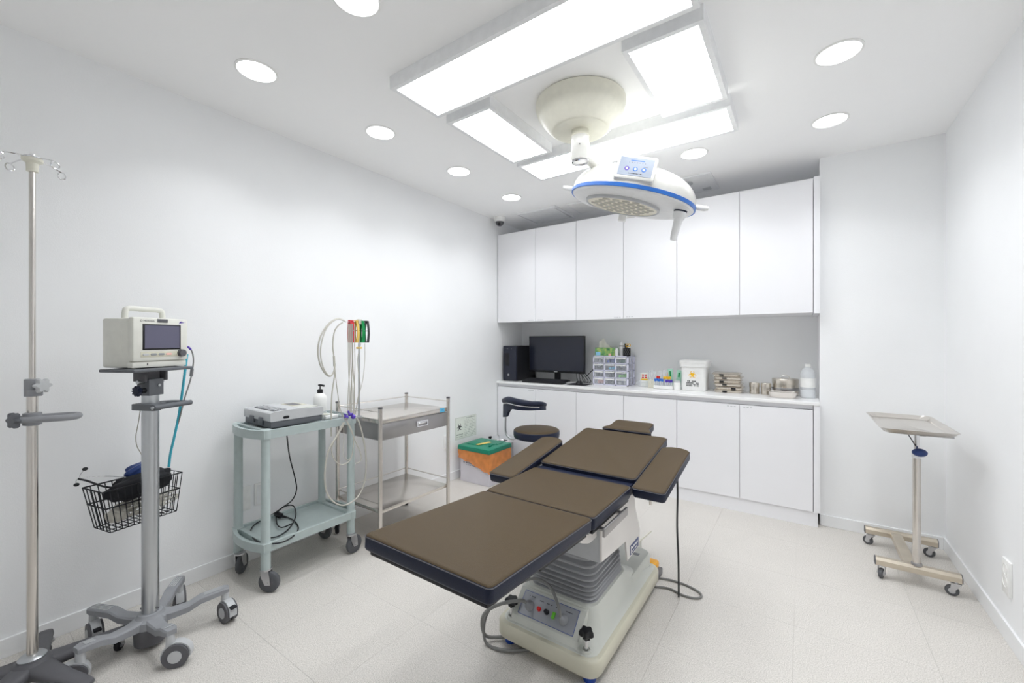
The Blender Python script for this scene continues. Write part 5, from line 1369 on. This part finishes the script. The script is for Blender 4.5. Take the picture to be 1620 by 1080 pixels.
# bottles and pen cup on organizer
bx_, by_ = -1.388, 3.80
t = thing('dropper_bottle', 'tall white nozzle bottle on the organizer beside the pen cup', 'bottle', (bx_, by_, oz1))
b = B(); lathe(b, [(0.020, oz1 + 0.001), (0.022, oz1 + 0.004), (0.022, oz1 + 0.09), (0.015, oz1 + 0.10)], (bx_, by_, 0), 20); obj('body', b, 'white', t)
b = B(); lathe(b, [(0.017, oz1 + 0.10), (0.015, oz1 + 0.118), (0.004, oz1 + 0.126), (0.002, oz1 + 0.148)], (bx_, by_, 0), 16); obj('nozzle', b, 'white', t)
b = B(); lathe(b, [(0.0175, oz1 + 0.088), (0.0226, oz1 + 0.09), (0.0226, oz1 + 0.094), (0.0175, oz1 + 0.096)], (bx_, by_, 0), 20); obj('band', b, 'black', t)
t = thing('short_bottle', 'short white bottle on the organizer between tissue box and nozzle bottle', 'bottle', (-1.412, 3.735, oz1))
b = B(); lathe(b, [(0.014, oz1 + 0.001), (0.015, oz1 + 0.003), (0.015, oz1 + 0.052), (0.012, oz1 + 0.058), (0.012, oz1 + 0.068)], (-1.412, 3.735, 0), 18); obj('body', b, 'white', t)
b = B(); lathe(b, [(0.0125, oz1 + 0.058), (0.0125, oz1 + 0.070), (0.009, oz1 + 0.072)], (-1.412, 3.735, 0), 18); obj('cap', b, 'frame_white', t)
t = thing('pen_cup', 'black perforated pen cup on the corner of the organizer', 'pen cup', (-1.332, 3.78, oz1))
b = B(); lathe(b, [(0.034, oz1 + 0.001), (0.034, oz1 + 0.072), (0.032, oz1 + 0.072), (0.032, oz1 + 0.006), (0.0, oz1 + 0.006)], (-1.332, 3.78, 0), 24); obj('cup', b, 'black', t)
b = B(); rng = random.Random(14)
for r_ in range(3):
    for k in range(12):
        a = 2 * math.pi * (k + .5 * (r_ % 2)) / 12; p = Vector((-1.332, 3.78, oz1 + 0.02 + r_ * 0.018)); d = Vector((math.cos(a), math.sin(a), 0)); cyl(b, p + d * 0.0338, p + d * 0.0346, 0.005, n=8)
obj('dots', b, 'grey_d', t)
for i, (dx, dy, m_, nm, lb) in enumerate(((-0.014, 0.0, 'black', 'pen', 'black pen standing in the pen cup, leaning on its rim'), (0.0, 0.012, 'black', 'marker', 'thick black marker standing upright in the pen cup'))):
    b = B(); cyl(b, (-1.332 + dx * .5, 3.78 + dy, oz1 + 0.008), (-1.332 + dx * 1.2, 3.78 + dy, oz1 + 0.115 - i * 0.015), 0.006 + i * 0.002, n=10)
    solo(nm, b, m_, lb, 'pen', (-1.332 + dx * .5, 3.78 + dy, oz1 + 0.008))
t = thing('scissors', 'yellow-handled scissors standing in the pen cup', 'scissors', (-1.320, 3.775, oz1 + 0.008))
for s_ in (-1, 1):
    b = B(); c_ = Vector((-1.318 + s_ * 0.011, 3.775, oz1 + 0.098))
    tube(b, [c_ + Vector((0.010 * math.cos(a), 0, 0.014 * math.sin(a))) for a in [2 * math.pi * i / 8 for i in range(8)]], 0.003, 6, 3, closed=True); obj('handle', b, 'yellow_v', t)
b = B(); box(b, -1.324, -1.312, 3.774, 3.776, oz1 + 0.008, oz1 + 0.086); obj('blades', b, 'steel', t, smooth=0)
# carton and plastic bag right of the organizer
t = thing('medicine_carton', 'small white carton with red and yellow print beside the organizer', 'carton', (-1.17, 3.80, ZC))
b = B(); box(b, -1.205, -1.135, 3.78, 3.83, ZC + 0.001, ZC + 0.125, 0.001); cr = obj('box', b, 'paper', t, smooth=0)
b = B(); M = frame((-1.17, 3.78, ZC + 0.085), (1, 0, 0), (0, 0, 1), (0, -1, 0))
for x in (-0.022, 0.004): 
    for y in (-0.008, 0.014): box(b, x, x + 0.018, y, y + 0.012, 0, 0.0006, M=M)
obj('red_print', b, 'red_b', t, smooth=0)
b = B(); box(b, -0.030, 0.030, -0.026, -0.013, 0, 0.0006, M=M); obj('yellow_print', b, 'yellow_v', t, smooth=0)
lump(Vector((-1.165, 3.715, ZC + 0.031)), (0.048, 0.026, 0.028), 31, 0.35, 'plastic_bag', 'clear', 'crumpled clear plastic bag of supplies in front of the small carton', 'bag')
t = thing('swab_holder', 'white ribbed holder full of upright swab sticks on the counter', 'holder', (-1.088, 3.735, ZC))
b = B()
for k in range(6): box(b, -1.118 + k * 0.0105, -1.110 + k * 0.0105, 3.712, 3.758, ZC + 0.001, ZC + 0.072, 0.001)
box(b, -1.118, -1.056, 3.716, 3.754, ZC + 0.001, ZC + 0.066); obj('holder', b, 'cream', t, smooth=0)
for k in range(5):
    b = B(); x = -1.108 + k * 0.0105; tube(b, [(x, 3.735, ZC + 0.06), (x + 0.004 * (k - 2), 3.74, ZC + 0.145 + 0.004 * (k % 3))], 0.005, 8, 1); obj('swab_pack', b, 'frost', t)
# sample tube tray
t = thing('tube_tray', 'white open tray holding rows of capped sample tubes', 'tray', (-0.975, 3.70, ZC))
b = B(); tx0, tx1, ty0, ty1 = -1.055, -0.895, 3.665, 3.755
box(b, tx0, tx1, ty0, ty1, ZC + 0.001, ZC + 0.004)
for q in ((tx0, tx1, ty0, ty0 + 0.003), (tx0, tx1, ty1 - 0.003, ty1), (tx0, tx0 + 0.003, ty0, ty1), (tx1 - 0.003, tx1, ty0, ty1)): box(b, *q, ZC + 0.001, ZC + 0.030)
obj('tray', b, 'white', t, smooth=0)
def sample_tube(x, y, h, m_, col):
    o = thing('sample_tube', 'clear sample tube with %s cap in the white tray' % col, 'sample tube', (x, y, ZC + 0.004), group='%s-capped sample tubes' % col)
    z = ZC + 0.0042
    b = B(); lathe(b, [(0.003, z), (0.0062, z + 0.004), (0.0062, z + h)], (x, y, 0), 10); obj('tube', b, 'frost', o)
    b = B(); lathe(b, [(0.0075, z + h - 0.006), (0.0078, z + h), (0.0078, z + h + 0.014), (0.0065, z + h + 0.016)], (x, y, 0), 12); obj('cap', b, m_, o)
for k in range(5):
    sample_tube(-1.046 + 0.0155 * k, 3.680, 0.066 + 0.003 * (k % 2), 'blue', 'blue')
for k in range(4): sample_tube(-0.976 + 0.0155 * k, 3.702, 0.086 + 0.002 * (k % 2), 'yellow_v', 'yellow')
for k in range(4): sample_tube(-0.955 + 0.0155 * k, 3.680, 0.060 + 0.003 * (k % 2), 'purple', 'purple')
for k in range(2): sample_tube(-1.034 + 0.016 * k, 3.704, 0.088, 'red_b', 'red')
# clear packs behind
for k, (x, h, m_, lb) in enumerate(((-1.030, 0.150, 'frost', 'clear syringe pack standing behind the red-capped tubes'), (-0.992, 0.158, 'frost', 'clear syringe pack standing behind the yellow-capped tubes'), (-0.955, 0.148, 'pink', 'pale pink swab pack standing behind the sample tubes'))):
    b = B(); loft(b, [(rrect(x, 3.775, 0.016, 0.008, 0.006), ZC + 0.001), (rrect(x, 3.776, 0.017, 0.008, 0.006), ZC + h * .7), (rrect(x + 0.003, 3.778, 0.012, 0.004, 0.003), ZC + h)])
    solo('syringe_pack', b, m_, lb, 'pack', (x, 3.775, ZC))
for k, (x, rz, lb) in enumerate(((-0.928, 0.04, 'green and white sterile packet standing upright beside the sample tubes'), (-0.880, -0.06, 'green and white sterile packet leaning toward the white pail'))):
    o = thing('sterile_packet', lb, 'packet', (x, 3.765, ZC))
    M = Matrix.Translation((x, 3.765, ZC + 0.001)) @ Matrix.Rotation(-rz * 2, 4, 'Y')
    b = B(); box(b, -0.021, 0.021, -0.004, 0.004, 0.0, 0.172 - 0.01 * k, 0.002, M=M); obj('sleeve', b, 'mint', o)
    b = B(); box(b, -0.008, 0.006, -0.0048, -0.0038, 0.10, 0.150 - 0.01 * k, M=M); obj('print', b, 'green_c', o, smooth=0)
t = thing('cotton_jar', 'short ribbed white jar beside the white pail', 'jar', (-0.868, 3.69, ZC))
b = B(); prof_ = [(0.026, ZC + 0.001), (0.028, ZC + 0.004), (0.028, ZC + 0.062), (0.0265, ZC + 0.066)]; lathe(b, prof_, (-0.868, 3.69, 0), 14); obj('jar', b, 'white', t, smooth=0)
b = B(); lathe(b, [(0.029, ZC + 0.064), (0.029, ZC + 0.074), (0.024, ZC + 0.078)], (-0.868, 3.69, 0), 24); obj('jar_lid', b, 'grey_l', t)
# sharps pail
t = thing('sharps_pail', 'white lidded plastic pail with a yellow biohazard symbol on the counter', 'pail', (-0.735, 3.76, ZC))
pcx, pcy = -0.737, 3.765
b = B(); loft(b, [(rrect(pcx, pcy, 0.090, 0.082, 0.025), ZC + 0.001), (rrect(pcx, pcy, 0.093, 0.085, 0.025), ZC + 0.006), (rrect(pcx, pcy, 0.098, 0.090, 0.028), ZC + 0.212)]); obj('pail', b, 'white', t)
b = B(); loft(b, [(rrect(pcx, pcy, 0.108, 0.100, 0.03), ZC + 0.200), (rrect(pcx, pcy, 0.110, 0.102, 0.03), ZC + 0.226), (rrect(pcx, pcy, 0.112, 0.104, 0.03), ZC + 0.227), (rrect(pcx, pcy, 0.112, 0.104, 0.03), ZC + 0.247), (rrect(pcx, pcy, 0.104, 0.096, 0.028), ZC + 0.252)]); obj('pail_lid', b, 'white', t)
sl = math.atan2(0.005, 0.206)
M = frame((pcx - 0.005, pcy - 0.0885, ZC + 0.135), (1, 0, 0), Vector((0, -math.sin(sl), math.cos(sl))), Vector((0, -math.cos(sl), -math.sin(sl))))
b = B(); biohazard(b, M, 0.030, 0.0025); obj('hazard_symbol', b, 'yellow_v', t, smooth=0)
b = B(); rng = random.Random(17); M3 = M @ Matrix.Translation((0, 0, 0.0005))
strokes(b, rng, -0.040, 0.046, -0.054, 0.009, M3, t=0.002, gap=.3)
for q in range(3): strokes(b, rng, -0.048, 0.048, -0.069 - q * 0.0115, 0.007, M3, t=0.002, gap=0.2)
obj('pail_print', b, 'ink', t, smooth=0)
# stack of steel instrument cases
for k in range(6):
    zz = ZC + 0.0008 + k * 0.0265; cxk = -0.490 + (0.004, 0.010, 0.004, -0.004, 0.003, -0.010)[k]; cyk = 3.765 + (0, 0.006, -0.004, 0.004, 0, 0.004)[k]
    names = ('lowest steel instrument case at the bottom of the stack of six', 'second steel instrument case up from the counter in the stack', 'third steel instrument case up from the counter in the stack', 'fourth steel instrument case up from the counter in the stack', 'fifth steel instrument case, just under the topmost of the stack', 'topmost steel instrument case of the stack of six')
    o = thing('instrument_case', names[k], 'instrument case', (cxk, cyk, zz), group='stacked steel instrument cases')
    b = B(); loft(b, [(rrect(cxk, cyk, 0.092, 0.060, 0.012), zz), (rrect(cxk, cyk, 0.094, 0.062, 0.012), zz + 0.010), (rrect(cxk, cyk, 0.103, 0.071, 0.014), zz + 0.0135), (rrect(cxk, cyk, 0.103, 0.071, 0.014), zz + 0.016)]); obj('case_body', b, 'tin', o)
    b = B(); loft(b, [(rrect(cxk, cyk, 0.104, 0.072, 0.014), zz + 0.0162), (rrect(cxk, cyk, 0.104, 0.072, 0.014), zz + 0.0182), (rrect(cxk, cyk, 0.096, 0.064, 0.014), zz + 0.0215), (rrect(cxk, cyk, 0.092, 0.060, 0.012), zz + 0.0262)]); obj('case_lid', b, 'tin', o)
    xx = cxk + (-0.02, 0.035, -0.02, -0.035, -0.02, -0.03)[k]
    b = B(); box(b, xx - 0.016, xx + 0.016, cyk - 0.077, cyk - 0.066, zz + 0.004, zz + 0.015, 0.002); obj('latch', b, 'black', o)
# two dressing jars
for cxk, lb in ((-0.305, 'steel dressing jar with lid next to the stacked instrument cases'), (-0.228, 'steel dressing jar with lid next to the round steel drum')):
    o = thing('dressing_jar', lb, 'jar', (cxk, 3.755, ZC), group='steel dressing jars')
    b = B(); lathe(b, [(0.032, ZC + 0.001), (0.034, ZC + 0.003), (0.034, ZC + 0.058)], (cxk, 3.755, 0), 28); obj('jar', b, 'tin', o)
    b = B(); lathe(b, [(0.0355, ZC + 0.054), (0.0355, ZC + 0.084), (0.033, ZC + 0.088), (0.010, ZC + 0.089)], (cxk, 3.755, 0), 28); obj('jar_lid', b, 'tin', o)
# dressing drum
dx_, dy_ = -0.105, 3.80
t = thing('dressing_drum', 'round steel sterilising drum with wire lid handle on the counter', 'drum', (dx_, dy_, ZC))
b = B(); lathe(b, [(0.082, ZC + 0.001), (0.085, ZC + 0.004), (0.085, ZC + 0.098)], (dx_, dy_, 0), 40); obj('drum_body', b, 'tin', t)
b = B(); lathe(b, [(0.0868, ZC + 0.090), (0.0868, ZC + 0.122), (0.083, ZC + 0.127), (0.02, ZC + 0.130)], (dx_, dy_, 0), 40); obj('drum_lid', b, 'tin', t)
b = B(); lathe(b, [(0.0862, ZC + 0.040), (0.0872, ZC + 0.042), (0.0872, ZC + 0.058), (0.0862, ZC + 0.060)], (dx_, dy_, 0), 40, cap0=False, cap1=False); obj('vent_band', b, 'steel_d', t)
b = B(); box(b, dx_ - 0.010, dx_ + 0.010, dy_ - 0.094, dy_ - 0.082, ZC + 0.062, ZC + 0.110, 0.002); obj('clasp', b, 'tin', t)
b = B(); tube(b, [(dx_ - 0.028, dy_, ZC + 0.128), (dx_ - 0.022, dy_, ZC + 0.142), (dx_, dy_, ZC + 0.150), (dx_ + 0.022, dy_, ZC + 0.142), (dx_ + 0.028, dy_, ZC + 0.128)], 0.002, 6, 4); obj('lid_handle', b, 'steel', t)
# kidney-style steel tray in front
b = B(); kx, ky = -0.115, 3.625; rs = []
for d, z in ((0.014, 0.0005), (0.010, 0.002), (0.001, 0.040), (0.0, 0.042), (-0.006, 0.042), (-0.006, 0.0435), (0.002, 0.0435), (0.012, 0.004), (0.016, 0.003)):
    rs.append(ring(b, [(x, y, ZC + z) for x, y in rrect(kx, ky, 0.088 - d, 0.055 - d, 0.03, 6)]))
skin(b, rs); solo('deep_tray', b, 'steel', 'deep rectangular steel tray in front of the round drum', 'tray', (kx, ky, ZC))
# water bottle
wx, wy = 0.035, 3.705
t = thing('water_bottle', 'translucent plastic water bottle with white cap at the counter end', 'bottle', (wx, wy, ZC))
b = B(); lathe(b, [(0.040, ZC + 0.001), (0.045, ZC + 0.006), (0.045, ZC + 0.055), (0.042, ZC + 0.060), (0.045, ZC + 0.066), (0.045, ZC + 0.16), (0.042, ZC + 0.185), (0.030, ZC + 0.210), (0.019, ZC + 0.218), (0.017, ZC + 0.228)], (wx, wy, 0), 32); obj('bottle_body', b, 'frost', t)
b = B(); lathe(b, [(0.0185, ZC + 0.224), (0.0185, ZC + 0.243), (0.015, ZC + 0.246)], (wx, wy, 0), 24); obj('bottle_cap', b, 'white', t)
b = B(); lathe(b, [(0.0455, ZC + 0.078), (0.0456, ZC + 0.082), (0.0456, ZC + 0.140), (0.0455, ZC + 0.144)], (wx, wy, 0), 32, cap0=False, cap1=False); obj('paper_label', b, 'white', t)
